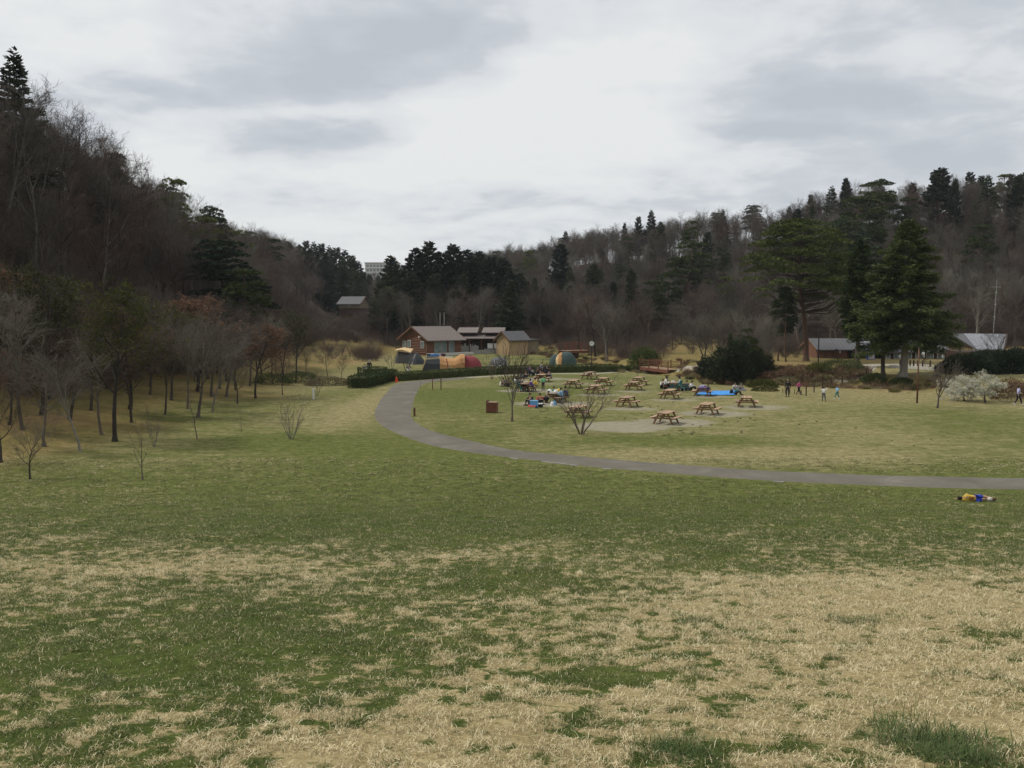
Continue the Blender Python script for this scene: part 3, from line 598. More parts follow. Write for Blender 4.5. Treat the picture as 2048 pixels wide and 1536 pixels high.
def conifer(name, h, nb, z0, rad, mat, bark, r0, cards, size, droop=-.15, tip_up=0, prof=None, flat=.5, trunk_h=None, width_j=.25, lean=(0, 0)):
    """layered conifer: nb branches; each carries leaf sprays along its length"""
    segs = []; C = []; D = []; SZ = []
    ax = lambda z: np.array([lean[0] * z + .15 * math.sin(z * .5), lean[1] * z, z])
    zs = np.linspace(-.15, (trunk_h or h) * .97, 14); tr = [(*ax(a), *ax(b), r0 * (1 - max(a, 0) / h * .92), r0 * (1 - b / h * .92)) for a, b in zip(zs[:-1], zs[1:])]
    tr.append((0, 0, -.1, 0, 0, .6, r0 * 1.5, r0 * 1.0))
    for i in range(nb):
        f = (i + rng.random()) / nb; z = z0 + (h - z0) * f; L = rad * prof(f) * (1 - width_j + 2 * width_j * rng.random()); az = i * 2.399 + rng.random() * .7
        p = ax(z); d = np.array([math.cos(az), math.sin(az), .12 + .3 * f]); d /= np.linalg.norm(d); n = 5; st = max(L, .3) / n; pts_ = [p]
        for k in range(n):
            d = d + np.array([0, 0, droop / n + (tip_up * (k / n))]) + rng.normal(size=3) * .05; d /= np.linalg.norm(d); p = p + d * st; pts_.append(p)
        for a, b, k in zip(pts_[:-1], pts_[1:], range(n)): segs.append((*a, *b, .012 + .03 * (1 - k / n) * L / rad + .01, .012 + .03 * (1 - (k + 1) / n) * L / rad))
        m = max(6, int(cards * (L / rad) ** 1.3)); P_ = np.array(pts_); tt = (.12 + .88 * rng.random(m) ** .75) * n; ii = np.minimum(tt.astype(int), n - 1); ff = (tt - ii)[:, None]
        c = P_[ii] * (1 - ff) + P_[ii + 1] * ff; side = np.cross(P_[ii + 1] - P_[ii], [0, 0, 1.]); side /= np.maximum(np.linalg.norm(side, axis=1, keepdims=True), 1e-6)
        wd = (.30 * L * (1 - tt / n * .75) + .12)[:, None] * rng.uniform(-1, 1, (m, 1)); fw = (P_[ii + 1] - P_[ii]) / st
        c = c + side * wd + fw * np.abs(wd) * .45 + rng.normal(size=(m, 3)) * np.array([.06, .06, .07 + .02 * L]) + np.array([0, 0, -1.]) * np.abs(wd) * .18
        C.append(c); D.append(fw + side * np.sign(wd) * .8 + rng.normal(size=(m, 3)) * .35); SZ.append(size * (.6 + .8 * rng.random(m)))
    C = np.concatenate(C); D = np.concatenate(D); SZ = np.concatenate(SZ)
    V, F = leaves(C, D, SZ, SZ * .42, flat=flat)
    return dict(trunk=mesh_np(name + '_trunk', *joinvf([tubes(tr, 8)]), bark, True), crown=mesh_np(name + '_branches', *tubes(segs, 3), bark), leaves=mesh_np(name + '_leaves', V, F, mat), h=h)
cone = lambda f: (1 - f) ** .8 * (.55 + .45 * min(1, f * 6)) + .04
PR['hc'] = conifer('deodar', 16.5, 185, 2.9, 5.35, M['leaf_cedar'], M['bark_grey'], .42, 560, .32, -.35, .05, lambda f: (1 - f) ** .64 * (.78 + .22 * min(1, f * 5)) + .05, .55)
PR['hc2'] = conifer('deodar_slim', 15, 170, 3.9, 2.7, M['leaf_cedar'], M['bark_dark'], .34, 330, .30, -.25, 0, lambda f: (1 - f) ** .55 * (.7 + .3 * min(1, f * 5)) + .05, .2)
PR['cr1'] = conifer('cryptomeria_a', 15, 90, 1.5, 2.5, M['leaf_far'], M['bark_dark'], .22, 150, .46, .25, .1, lambda f: (1 - f) ** .5 * (.75 + .25 * min(1, f * 3)) + .06, .1)
PR['cr2'] = conifer('cryptomeria_b', 14, 80, 3.0, 2.2, M['leaf_far'], M['bark_dark'], .2, 150, .46, .25, .1, lambda f: (1 - f) ** .6 + .06, .1)
PR['fi'] = conifer('fir', 12, 90, 1.0, 2.6, M['leaf_dark'], M['bark_dark'], .2, 180, .40, -.25, .1, cone, .4)
PR['bu'] = conifer('conifer_bush', 5, 80, .1, 2.1, M['leaf_dark'], M['bark_dark'], .12, 120, .26, .25, .15, lambda f: math.sqrt(max(0, 1 - (f * 1.05 - .1) ** 2)) * .95 + .05, .5)
def pine(name, h, z0, rad, npad, cards, mat, bark, r0, size=.32, lean=(.04, 0), dome=True, pr=(.9, 1.5), thick=.22):
    segs = []; C = []; D = []; SZ = []
    ax = lambda z: np.array([lean[0] * z + .25 * math.sin(z * .45), lean[1] * z + .15 * math.sin(z * .6), z])
    zs = np.linspace(-.2, h * .93, 16); tr = [(*ax(a), *ax(b), r0 * (1 - max(a, 0) / h * .8), r0 * (1 - b / h * .8)) for a, b in zip(zs[:-1], zs[1:])]
    tr.append((0, 0, -.1, *ax(.7), r0 * 1.45, r0 * .97))
    for i in range(npad):
        f = rng.random() ** .8; z = z0 + (h - z0) * f; env = math.sqrt(max(0, 1 - (f * 1.02) ** 2)) * .9 + .1 if dome else (1 - f * .7)
        rr = rad * env * math.sqrt(rng.random() * .85 + .15); az = rng.random() * 6.283
        c = ax(z) + np.array([math.cos(az) * rr, math.sin(az) * rr, 0]); b = ax(max(z0 * .8, z - rr * .45))
        m_ = (b + c) / 2 + np.array([0, 0, -.15 * rr]) + rng.normal(size=3) * .15
        segs += [(*b, *m_, .03 + .007 * rr, .025 + .004 * rr), (*m_, *c, .025 + .004 * rr, .01)]
        pz = rng.uniform(*pr) * (.65 + .35 * env); m = int(cards * (pz / pr[1]) ** 2)
        a = rng.random(m) * 6.283; q = np.sqrt(rng.random(m)); x = np.cos(a) * q * pz * 1.15; y = np.sin(a) * q * pz * 1.15
        zz_ = (1 - q ** 2) * pz * thick + rng.normal(size=m) * .06 - .1 * q
        tilt = .12 * rr / rad; C.append(c + np.column_stack([x, y, zz_ - tilt * (x * math.cos(az) + y * math.sin(az))])); D.append(np.column_stack([x, y, np.full(m, .35)]) / pz + rng.normal(size=(m, 3)) * .55); SZ.append(size * (.6 + .8 * rng.random(m)))
    C = np.concatenate(C); D = np.concatenate(D); SZ = np.concatenate(SZ)
    return dict(trunk=mesh_np(name + '_trunk', *tubes(tr, 9), bark, True), crown=mesh_np(name + '_branches', *tubes(segs, 4), M['bark_dark']), leaves=mesh_np(name + '_leaves', *leaves(C, D, SZ, SZ * .4, flat=.2), mat), h=h)
PR['hp'] = pine('great_pine', 19, 8.2, 7.9, 230, 400, M['leaf_pine'], M['bark_pine'], .37, .34, (-.085, 0), thick=.24, pr=(.6, 1.9))
PR['p1'] = pine('pine_a', 13, 5.0, 3.2, 42, 260, M['leaf_dark'], M['bark_pine'], .2, .38, (.05, .02), False, (.7, 1.2), .35)
PR['p2'] = pine('pine_b', 14, 4.0, 3.8, 50, 260, M['leaf_pine'], M['bark_pine'], .22, .38, (-.06, .02), False, (.7, 1.3), .35)
def bushmesh(name, rx, ry, rz, n, size, mat, seed=0):
    u = rng.normal(size=(n, 3)); u /= np.linalg.norm(u, axis=1, keepdims=True); u[:, 2] = np.abs(u[:, 2])
    lump = .8 + .4 * fbm(u[:, 0] * 3 + seed, u[:, 1] * 3 + u[:, 2] * 2, 1.3, 3, seed)
    r = (.6 + .4 * rng.random((n, 1)) ** .5) * lump[:, None]
    C = u * r * np.array([rx, ry, rz]); return mesh_np(name, *leaves(C, u + rng.normal(size=(n, 3)) * .6, size * (.6 + .8 * rng.random(n)), size * .5), mat)

BARE = ['f1', 'f2', 'f3', 'f4']
ROOTS = {}
def plant(key, name, label, cat, loc, h=None, rz=None, wide=1.0, group=None, mats=None):
    p = PR[key]; s_ = (h / p['h']) if h else 1.0
    t = thing(name, label, cat, loc, rng.random() * 6.283 if rz is None else rz, group, (s_ * wide, s_ * wide, s_))
    link('trunk', p['trunk'], t)
    if p['leaves'] is not None:
        c = link('crown', p['leaves'], t); link('branches', p['crown'], c)
    else: link('crown', p['crown'], t)
    return t
# ================================================================== SCATTER (uncountable things only)
def scatter(name, protos, P, Rz, Sc, label, tilt=None, idx=None):
    """one object of kind stuff: instances of hidden prototypes on given points"""
    n = len(P); me = bpy.data.meshes.new(name); me.vertices.add(n); me.vertices.foreach_set('co', np.asarray(P, np.float32).ravel())
    rot = np.zeros((n, 3), np.float32) if tilt is None else np.array(tilt, np.float32); rot[:, 2] = Rz
    for nm, ty, a, key in (('rot', 'FLOAT_VECTOR', rot, 'vector'), ('scl', 'FLOAT', np.asarray(Sc, np.float32), 'value'), ('pick', 'INT', (rng.integers(0, len(protos), n) if idx is None else idx).astype(np.int32), 'value')):
        at_ = me.attributes.new(nm, ty, 'POINT'); at_.data.foreach_set(key, a.ravel())
    c = bpy.data.collections.new(name + '_source')
    for i, pm in enumerate(protos):
        o = bpy.data.objects.new('%s_source_%02d' % (name, i), pm); c.objects.link(o)
    o = link(name, me); tag(o, label, kind='stuff')
    ng = bpy.data.node_groups.new(name, 'GeometryNodeTree')
    ng.interface.new_socket('Geometry', in_out='INPUT', socket_type='NodeSocketGeometry'); ng.interface.new_socket('Geometry', in_out='OUTPUT', socket_type='NodeSocketGeometry')
    gi = N(ng, 'NodeGroupInput'); go = N(ng, 'NodeGroupOutput'); iop = N(ng, 'GeometryNodeInstanceOnPoints'); ci = N(ng, 'GeometryNodeCollectionInfo')
    ci.inputs['Collection'].default_value = c; ci.inputs['Separate Children'].default_value = True; ci.inputs['Reset Children'].default_value = True
    def na(nm, ty):
        a = N(ng, 'GeometryNodeInputNamedAttribute'); a.data_type = ty; a.inputs['Name'].default_value = nm; return a.outputs['Attribute']
    ng.links.new(gi.outputs[0], iop.inputs['Points']); ng.links.new(ci.outputs[0], iop.inputs['Instance']); iop.inputs['Pick Instance'].default_value = True
    ng.links.new(na('pick', 'INT'), iop.inputs['Instance Index']); ng.links.new(na('rot', 'FLOAT_VECTOR'), iop.inputs['Rotation']); ng.links.new(na('scl', 'FLOAT'), iop.inputs['Scale'])
    ng.links.new(iop.outputs[0], go.inputs[0]); md = o.modifiers.new('scatter', 'NODES'); md.node_group = ng
    return o
def merged(name, keys):
    """trunk + crown + leaves of one prototype in a single mesh, for far stuff"""
    out = []
    for k in keys:
        p = PR[k]; bm = bmesh.new(); me = bpy.data.meshes.new(name); off = 0; mats = []
        for q in ('trunk', 'crown', 'leaves'):
            if p[q] is None: continue
            mats.append(p[q].materials[0]); n0 = len(bm.faces); bm.from_mesh(p[q]); bm.faces.ensure_lookup_table()
            for f in bm.faces[n0:]: f.material_index = len(mats) - 1
        bm.to_mesh(me); bm.free()
        for m_ in mats: me.materials.append(m_)
        out.append(me)
    return out

# grass blades in the foreground
def tuft(n, rad, hl, lay, seed):
    r = np.random.default_rng(seed); a = r.random(n) * 6.283; q = np.sqrt(r.random(n)) * rad; B = np.column_stack([np.cos(a) * q, np.sin(a) * q, np.full(n, -.005)])
    az = r.random(n) * 6.283; le = lay * (.4 + .9 * r.random(n)); L = hl * (.5 + .9 * r.random(n)); d = np.column_stack([np.cos(az) * le, np.sin(az) * le, np.ones(n)]); d /= np.linalg.norm(d, axis=1, keepdims=True)
    d2 = d + np.column_stack([np.cos(az) * le * .8, np.sin(az) * le * .8, -np.full(n, .35) * (le > .5)]); d2 /= np.linalg.norm(d2, axis=1, keepdims=True)
    s = np.column_stack([-np.sin(az), np.cos(az), np.zeros(n)]) * .0022; L = L[:, None]
    m = B + d * L * .55; t = m + d2 * L * .5
    V = np.stack([B - s, B + s, m + s * .8, m - s * .8, t + s * .15, t - s * .15], 1).reshape(-1, 3)
    b = (np.arange(n) * 6)[:, None]; F = np.concatenate([b + np.array([[0, 1, 2, 3]]), b + np.array([[3, 2, 4, 5]])])
    rn = np.repeat(r.random(n), 6); tip = np.tile([0, 0, .5, .5, 1, 1], n)
    return mesh_np('grass_tuft', V, F, M['blades'], False, dict(rnd=rn, tip=tip))
tprot = [tuft(70, .11, .030, 1.1, 1), tuft(70, .12, .034, 1.6, 2), tuft(60, .11, .036, .9, 3), tuft(70, .13, .038, 2.2, 4), tuft(56, .12, .05, 1.5, 5), tuft(70, .12, .028, 1.4, 6)]
Ps, Ss = [], []
for (d0, d1, dens, sc) in ((2.5, 7.5, 105, .9), (7.5, 12, 80, 1.0), (12, 19, 56, 1.1), (19, 29, 30, 1.3), (29, 42, 15, 1.5)):
    area = 2 * (.64 * (d0 + d1) / 2 + 1.6) * (d1 - d0); n = int(area * dens)
    y = d0 + (d1 - d0) * rng.random(n); x = (rng.random(n) * 2 - 1) * (.64 * y + 1.6); Ps.append(np.column_stack([x, y, H(x, y)])); Ss.append(sc * (.7 + .6 * rng.random(n)))
Ps = np.concatenate(Ps); Ss = np.concatenate(Ss)
keep = seg_dist(Ps[:, 0], Ps[:, 1], PATHC[::6]) > 1.75
Ps, Ss = Ps[keep], Ss[keep]; n = len(Ps)
scatter('grass', tprot, Ps, rng.random(n) * 6.283, Ss, 'mixed green and straw dry grass blades covering the near slope', tilt=(rng.random((n, 3)) - .5) * .35)
# a few rank dark green tussocks
tall = [tuft(150, .2, .10, .8, 11), tuft(150, .22, .085, 1.0, 12), tuft(130, .18, .08, .8, 13)]
for m_ in tall:
    m2 = M.get('tussock') or plain('tussock', (.07, .105, .03), .7, .5, 9); M['tussock'] = m2; m_.materials[0] = m2
tp = []; ts = []
for (px, py, nn, rr, sc) in ((1885, 1500, 26, .30, 1.05), (1385, 1512, 9, .20, .75), (700, 1175, 6, .4, .7), (800, 1105, 3, .5, .7), (1720, 1245, 5, .3, .7), (1385, 1245, 4, .2, .7), (1700, 1300, 2, .1, .7)):
    c = at(px, py)
    for k in range(nn):
        q = rng.normal(size=2) * rr * .55; tp.append((c.x + q[0], c.y + q[1], float(H(c.x + q[0], c.y + q[1])))); ts.append(sc * (.6 + .6 * rng.random()))
for k in range(420):
    y = 4.5 + 22 * rng.random() ** .8; x = (rng.random() * 2 - 1) * .62 * y; tp.append((x, y, float(H(x, y)))); ts.append(.28 + .3 * rng.random())
scatter('grass', tall, np.array(tp), rng.random(len(tp)) * 6.283, ts, 'rank dark green grass tussocks standing out of the short turf')
# dark clods and dung-like clumps round the bare patch by the tables
cl = MB().lathe([(0, 0), (.11, 0), (.12, .03), (.08, .07), (0, .085)], 7); cm = cl.mesh('clod', plain('clod', (.06, .055, .028), .95, .3, 20))
tp = []
for (px, py, nn, sx, sy) in ((1400, 860, 16, 70, 9), (1460, 838, 14, 60, 6), (1300, 838, 10, 50, 8), (1560, 850, 10, 110, 14), (1090, 830, 8, 60, 10), (1290, 815, 8, 40, 6), (1800, 880, 7, 200, 22), (1350, 870, 7, 40, 4)):
    for k in range(nn):
        p = at(px + rng.normal() * sx * .6, py + rng.normal() * sy * .6); tp.append((p.x, p.y, p.z - .01))
scatter('turf_clods', [cm], np.array(tp), rng.random(len(tp)) * 6.28, .3 + .5 * rng.random(len(tp)), 'small dark clods of turf strewn around the bare patch')

# ================================================================== FOREST
def jit(x0, x1, y0, y1, s):
    X, Y = np.meshgrid(np.arange(x0, x1, s), np.arange(y0, y1, s)); X = X + (rng.random(X.shape) - .5) * s * .95; Y = Y + (rng.random(Y.shape) - .5) * s * .95
    return np.column_stack([X.ravel(), Y.ravel()])
cand = []     # x, y, region
L_ = jit(-120, -20, 34, 340, 4.0); u_ = left_foot(L_[:, 1]) - L_[:, 0]
L_ = L_[(u_ > 1.5 + 3 * fbm(L_[:, 0], L_[:, 1], .1, 2, 1)) & (u_ < 40) & (L_[:, 0] / L_[:, 1] > -.80) & ((L_[:, 1] < 190) | (rng.random(len(L_)) < .55))]
Rr = jit(-60, 175, 118, 400, 4.3); rf = right_foot(Rr[:, 0]); rr = right_ridge(Rr[:, 0]); ur = (Rr[:, 1] - rf) / (rr - rf)
Rr = Rr[(Rr[:, 0] > -36) & (ur > -.02) & (ur < 1.35) & (np.abs(Rr[:, 0] / Rr[:, 1]) < .72) & ((ur < .62) | (ur > .85) | (rng.random(len(Rr)) < .8))]
B_ = jit(-34, 46, 166, 205, 4.6); B_ = B_[(B_[:, 1] < right_foot(B_[:, 0]) + 2) & (B_[:, 0] / B_[:, 1] > -.155)]
B_ = B_[~((B_[:, 0] > -6) & (B_[:, 0] < 28) & (B_[:, 1] < 172))]
F_ = jit(-150, 40, 200, 470, 8); F_ = F_[(F_[:, 1] > 330) | ((F_[:, 0] > left_foot(F_[:, 1]) + 2) & (F_[:, 0] < -30) & (F_[:, 1] > 262))]; F_ = F_[(F_[:, 0] / F_[:, 1] < .02)]
# individuals: the ones that stand nearest / show largest; the rest is far-off woodland
rows = [(x, y, 'L') for x, y in L_] + [(x, y, 'R') for x, y in Rr] + [(x, y, 'B') for x, y in B_]
def key(r):
    k = r[1]
    if r[2] == 'L' and abs((left_foot(r[1]) - r[0]) - 18) < 8: k *= .8       # skyline trees count
    return k
rows.sort(key=key)
far = {k: ([], [], []) for k in ('bare', 'con')}
cnt = dict(bare=0, con=0)
GL = {'L': ('tall leafless tree packed into the dark wood on the left hillside', 'bare trees of the wood on the left hillside'),
      'R': ('grey leafless tree standing in the wood on the right hillside', 'bare trees of the wood on the right hillside'),
      'B': ('leafless tree in the belt behind the huts at the valley end', 'bare trees of the belt behind the huts')}
GC = {'L': ('dark evergreen rising among bare trees on the left hillside', 'evergreens of the left hillside wood'),
      'R': ('dark evergreen rising among bare trees on the right hillside', 'evergreens of the right hillside wood'),
      'B': ('dark evergreen in the belt behind the huts at the valley end', 'evergreens behind the huts')}
bare_keys = ['f1', 'f2', 'f3', 'f4']; con_keys = ['cr1', 'fi', 'p1', 'p2', 'cr2', 'p2', 'cr1']
for x, y, reg_ in rows:
    if not np.isfinite(x): continue
    if seg_dist(x, y, STREAM) < 3: continue
    z = float(H(x, y)); v = float(fbm(x, y, .035, 3, 21)); px = x / y * FPX + CX
    if reg_ == 'L': pc = .025 + (.12 if v > .60 else 0); h = rng.uniform(12.5, 16.5) * (1.0 if y < 120 else .9) * min(1, .62 + .05 * (left_foot(y) - x))
    elif reg_ == 'R':
        u1 = (y - right_foot(x)) / (right_ridge(x) - right_foot(x)); pc = .03 + (.12 if v > .56 else 0) * (1 if px > 1100 else .3) + (.16 if u1 > .7 and px > 1560 else 0); h = rng.uniform(11.5, 15)
        if 1340 < px < 1500 and u1 > .85: pc = .05; h = rng.uniform(13, 15.5)
    else: pc = .25 if px > 1000 else .12; h = rng.uniform(9, 13)
    if reg_ == 'R' and px < 1580: h *= .86
    iscon = rng.random() < pc; h *= 1.05 if iscon else 1
    lim = 255 if not iscon else 150
    kd = 'con' if iscon else 'bare'
    keys = con_keys if iscon else bare_keys
    if reg_ == 'L' and iscon: keys = ['p1', 'p2', 'fi']
    ki = rng.integers(0, len(keys)) if iscon or reg_ != 'L' else rng.choice([0, 1, 1, 2, 3, 3])
    k = keys[ki]
    if cnt[kd] < lim and y < 260:
        cnt[kd] += 1
        lab, grp = (GC if iscon else GL)[reg_]
        where = 'low on' if (reg_ == 'R' and u1 < .35) else ('near the crest of' if (reg_ == 'R' and u1 > .75) else 'half way up') if reg_ == 'R' else ('at the foot of' if left_foot(y) - x < 9 else ('near the crest of' if left_foot(y) - x > 19 else 'half way up'))
        side_ = 'nearer the camera' if y < 90 else ('at middle distance' if y < 165 else 'far back')
        kd_ = dict(f1='greyish', f2='brownish leaning', f3='pale-barked', f4='reddish wide-crowned', cr1='broad columnar', cr2='narrow columnar', fi='pointed', p1='thin layered pine-like', p2='wide layered pine-like')[k]
        if reg_ == 'B': lab = '%s %s in the belt behind the huts, %s the tan shed' % (kd_, 'evergreen' if iscon else 'leafless tree', 'left of' if px < 1020 else 'right of')
        else: lab = '%s %s %s the %s wooded hill, %s' % (kd_, 'evergreen' if iscon else 'leafless tree', where, 'left' if reg_ == 'L' else 'right', side_)
        plant(k, 'evergreen_tree' if iscon else 'bare_tree', lab, 'tree', (x, y, z - .1), h, None, rng.uniform(.85, 1.15), grp)
    else:
        a = far[kd]; a[0].append((x, y, z - .1)); a[1].append(h / PR[k]['h']); a[2].append((con_keys if iscon else bare_keys).index(k))
for x, y in F_:
    z = float(H(x, y)); iscon = x / y > -.24 and x / y < -.12 and y < 420
    kd = 'con' if iscon else 'bare'; k = ('cr1' if iscon else 'f1'); a = far[kd]; a[0].append((x, y, z)); h = rng.uniform(12, 17); a[1].append(h / PR[k]['h']); a[2].append(0)
for kd, keys, lab in (('bare', bare_keys, 'far leafless woodland covering the upper slopes and ridges'), ('con', con_keys, 'far dark evergreens mixed into the woodland on the ridges')):
    a = far[kd]; n = len(a[0]); print('FAR', kd, n, 'near', cnt)
    if n: scatter('woodland', merged('w_' + kd, keys), np.array(a[0]), rng.random(n) * 6.283, a[1], lab, idx=np.array(a[2]))
# bare brush under the trees
U = []
for P_ in (L_, Rr, B_):
    q = np.concatenate([P_ + rng.normal(size=P_.shape) * 2.2, P_ + rng.normal(size=P_.shape) * 2.2]); q = q[q[:, 1] < 240]; U.append(q)
E = jit(-37, -31, 60, 200, 1.8); E = E + np.column_stack([np.interp(E[:, 1], [40, 80, 130, 200], [-2, 0, -2, -11]), E[:, 1] * 0]); U.append(E)
for x0 in range(-35, 150, 2):
    for k in range(5): U.append(np.array([[x0 + rng.random() * 2, float(right_foot(x0)) - 3 + rng.random() * 6]]))
Z = []
for k in range(900):
    y_ = rng.uniform(112, 182); x_ = rng.uniform(6, 78); px_ = x_ / y_ * FPX + CX
    if (1325 < px_ < 1455 and y_ > 112 and rng.random() < .88) or (1060 < px_ < 1180 and y_ < 140) or (px_ > 1600 and y_ < 132): continue
    Z.append((x_, y_))
for k in range(420):
    y_ = rng.uniform(122, 240); px_ = rng.uniform(560, 790); x_ = (px_ - CX) / FPX * y_
    if px_ > 765 and y_ < 160: continue
    if y_ < 165 and fbm(x_, y_, .08, 2, 31) < .5: continue
    Z.append((x_, y_))
for k in range(260):
    y_ = rng.uniform(158, 200); Z.append((rng.uniform(-24, 30), y_))
Z = np.array(Z); zn = len(Z); Z = Z[seg_dist(Z[:, 0], Z[:, 1], STREAM) > 3]; zn = len(Z)
scatter('brushwood', [PR['b1']['crown'], PR['b2']['crown']], np.column_stack([Z, H(Z[:, 0], Z[:, 1]) - .1]), rng.random(zn) * 6.28, .45 + .65 * rng.random(zn), 'low bare brushwood between the lawn and the foot of the hills')
U = np.concatenate(U); U = U[seg_dist(U[:, 0], U[:, 1], STREAM) > 3]; n = len(U)
scatter('brushwood', [PR['b1']['crown'], PR['b2']['crown']], np.column_stack([U, H(U[:, 0], U[:, 1]) - .1]), rng.random(n) * 6.28, .9 + 1.3 * rng.random(n), 'leafless brushwood filling the floor of the woods')

# ================================================================== NAMED TREES
def T(key, px, py, top, name, label, cat='tree', wide=1.0, y=None, rz=None, group=None):
    b = at(px, py) if y is None else atd(px, y)
    h = max(ztop(b.y, top) - b.z, .5)
    return plant(key, name, label, cat, b, h, rz, wide * rng.uniform(.97, 1.03), group)
# cryptomeria row in the middle distance
cg = 'dark cedars rowed behind the log house'
for px, top, d in ((762, 560, 178), (784, 512, 182), (806, 540, 186), (832, 500, 190), (858, 488, 192), (884, 502, 194), (908, 492, 193), (934, 505, 192), (958, 500, 194), (984, 510, 190), (1006, 515, 188), (822, 548, 180), (872, 545, 182), (925, 548, 182), (1020, 545, 184), (775, 590, 172), (850, 590, 176)):
    T('cr1' if rng.random() < .6 else 'cr2', px, 0, top + rng.integers(-4, 5), 'cedar_tree', 'tall dark cedar in the close row behind the log house', wide=1.45, y=d, group=cg)
for i, (px, top, d) in enumerate(((600, 488, 300), (615, 482, 310), (630, 484, 305), (645, 488, 312), (660, 492, 308), (675, 496, 300), (690, 500, 306), (705, 512, 300), (718, 522, 304), (652, 505, 290), (684, 520, 288), (728, 545, 296), (740, 560, 292), (620, 510, 285), (755, 570, 280))):
    T('cr1' if i % 2 else 'fi', px, 0, top, 'cedar_tree', 'distant bluish dark cedar on the far spur left of the valley gap', wide=1.25, y=d, group='distant cedars on the spur beside the valley gap')
# notable evergreens
T('p2', 342, 0, 352, 'pine_tree', 'black pine poking out of the left ridge above the bare trees, uppermost of two', y=122, wide=.8)
T('p1', 438, 0, 414, 'pine_tree', 'dark layered pine at the lower end of the left ridge skyline', y=150, wide=.9)
T('p1', 440, 0, 480, 'evergreen_tree', 'wide black-green evergreen with drooping boughs above the grove on the left slope', y=104, wide=1.7)
T('p2', 478, 0, 535, 'evergreen_tree', 'lower black-green evergreen beside the wide one on the left slope', y=98, wide=1.3)
T('p2', 20, 0, 250, 'pine_tree', 'dark pine at the left picture edge near the top of the slope', y=92, wide=.9)
T('p1', 235, 0, 305, 'pine_tree', 'small dark pine top on the left ridge between bare crowns', y=118, wide=.9)
T('cr1', 1870, 0, 338, 'evergreen_tree', 'broad dark evergreen crowning the top of the right hill', y=196, wide=1.7)
T('cr2', 1590, 0, 418, 'evergreen_tree', 'dark rounded evergreen on the ridge left above the great pine', y=215, wide=1.4)
T('fi', 1300, 0, 420, 'evergreen_tree', 'pointed black evergreen on the skyline where the far ridge begins', y=240, wide=1.0)
T('p1', 1430, 0, 425, 'pine_tree', 'dark pine among the feathery bare trees on the ridge', y=235, wide=.9)
T('fi', 1130, 0, 462, 'evergreen_tree', 'small dark pointed evergreen on the sloping far ridge', y=290, wide=1.2)
T('p2', 1690, 0, 392, 'pine_tree', 'spreading dark pine on the flank of the right hill', y=180, wide=1.3)
T('p2', 1760, 0, 355, 'pine_tree', 'olive-tinted pine on the right hill left of the summit tree', y=196, wide=1.2)
T('fi', 1965, 0, 350, 'evergreen_tree', 'dark pointed evergreen on the right hill beyond the cedar', y=190, wide=1.2)
T('cr2', 2025, 0, 352, 'evergreen_tree', 'dark evergreen on the hilltop near the right picture edge', y=188, wide=1.4)
T('p1', 1700, 0, 440, 'pine_tree', 'dark pine low on the right hill between the two great trees', y=160, wide=1.2)
T('fi', 1020, 0, 560, 'evergreen_tree', 'dark fir standing before the bare trees right of the huts', y=160, wide=1.4)
T('cr1', 1120, 0, 490, 'evergreen_tree', 'dark cedar on the slope above the far red bridge', y=215, wide=1.3)
T('p2', 1300, 0, 560, 'pine_tree', 'green-crowned pine at the foot of the right hill', y=160, wide=1.2)
T('p2', 1370, 0, 480, 'pine_tree', 'grey-green pine half way up the hill left of the great pine', y=185, wide=1.4)
T('cr1', 1185, 0, 530, 'evergreen_tree', 'dark evergreen on the hillside above the clock', y=190, wide=1.4)
# hero trees right
T('hp', 1612, 722, 440, 'pine_tree', 'great red-barked pine with a broad flat-layered dome crown', rz=0.0, wide=1.0)
T('p2', 1556, 722, 570, 'pine_tree', 'slim pine with a straight trunk left of the great pine, left one of the pair', wide=.7)
T('p1', 1572, 724, 575, 'pine_tree', 'slim pine with a straight trunk left of the great pine, right one of the pair', wide=.7)
T('hc', 1806, 757, 440, 'cedar_tree', 'huge dark cedar with tiers of drooping boughs and a leaning grey trunk', rz=.4, wide=.98)
T('hc2', 1714, 735, 480, 'cedar_tree', 'slim ivy-green conifer standing left against the huge cedar', rz=1.0, wide=.85)
T('hc2', 1766, 752, 520, 'cedar_tree', 'dark conifer trunk squeezed between the slim conifer and the huge cedar', rz=2.0, wide=.8)
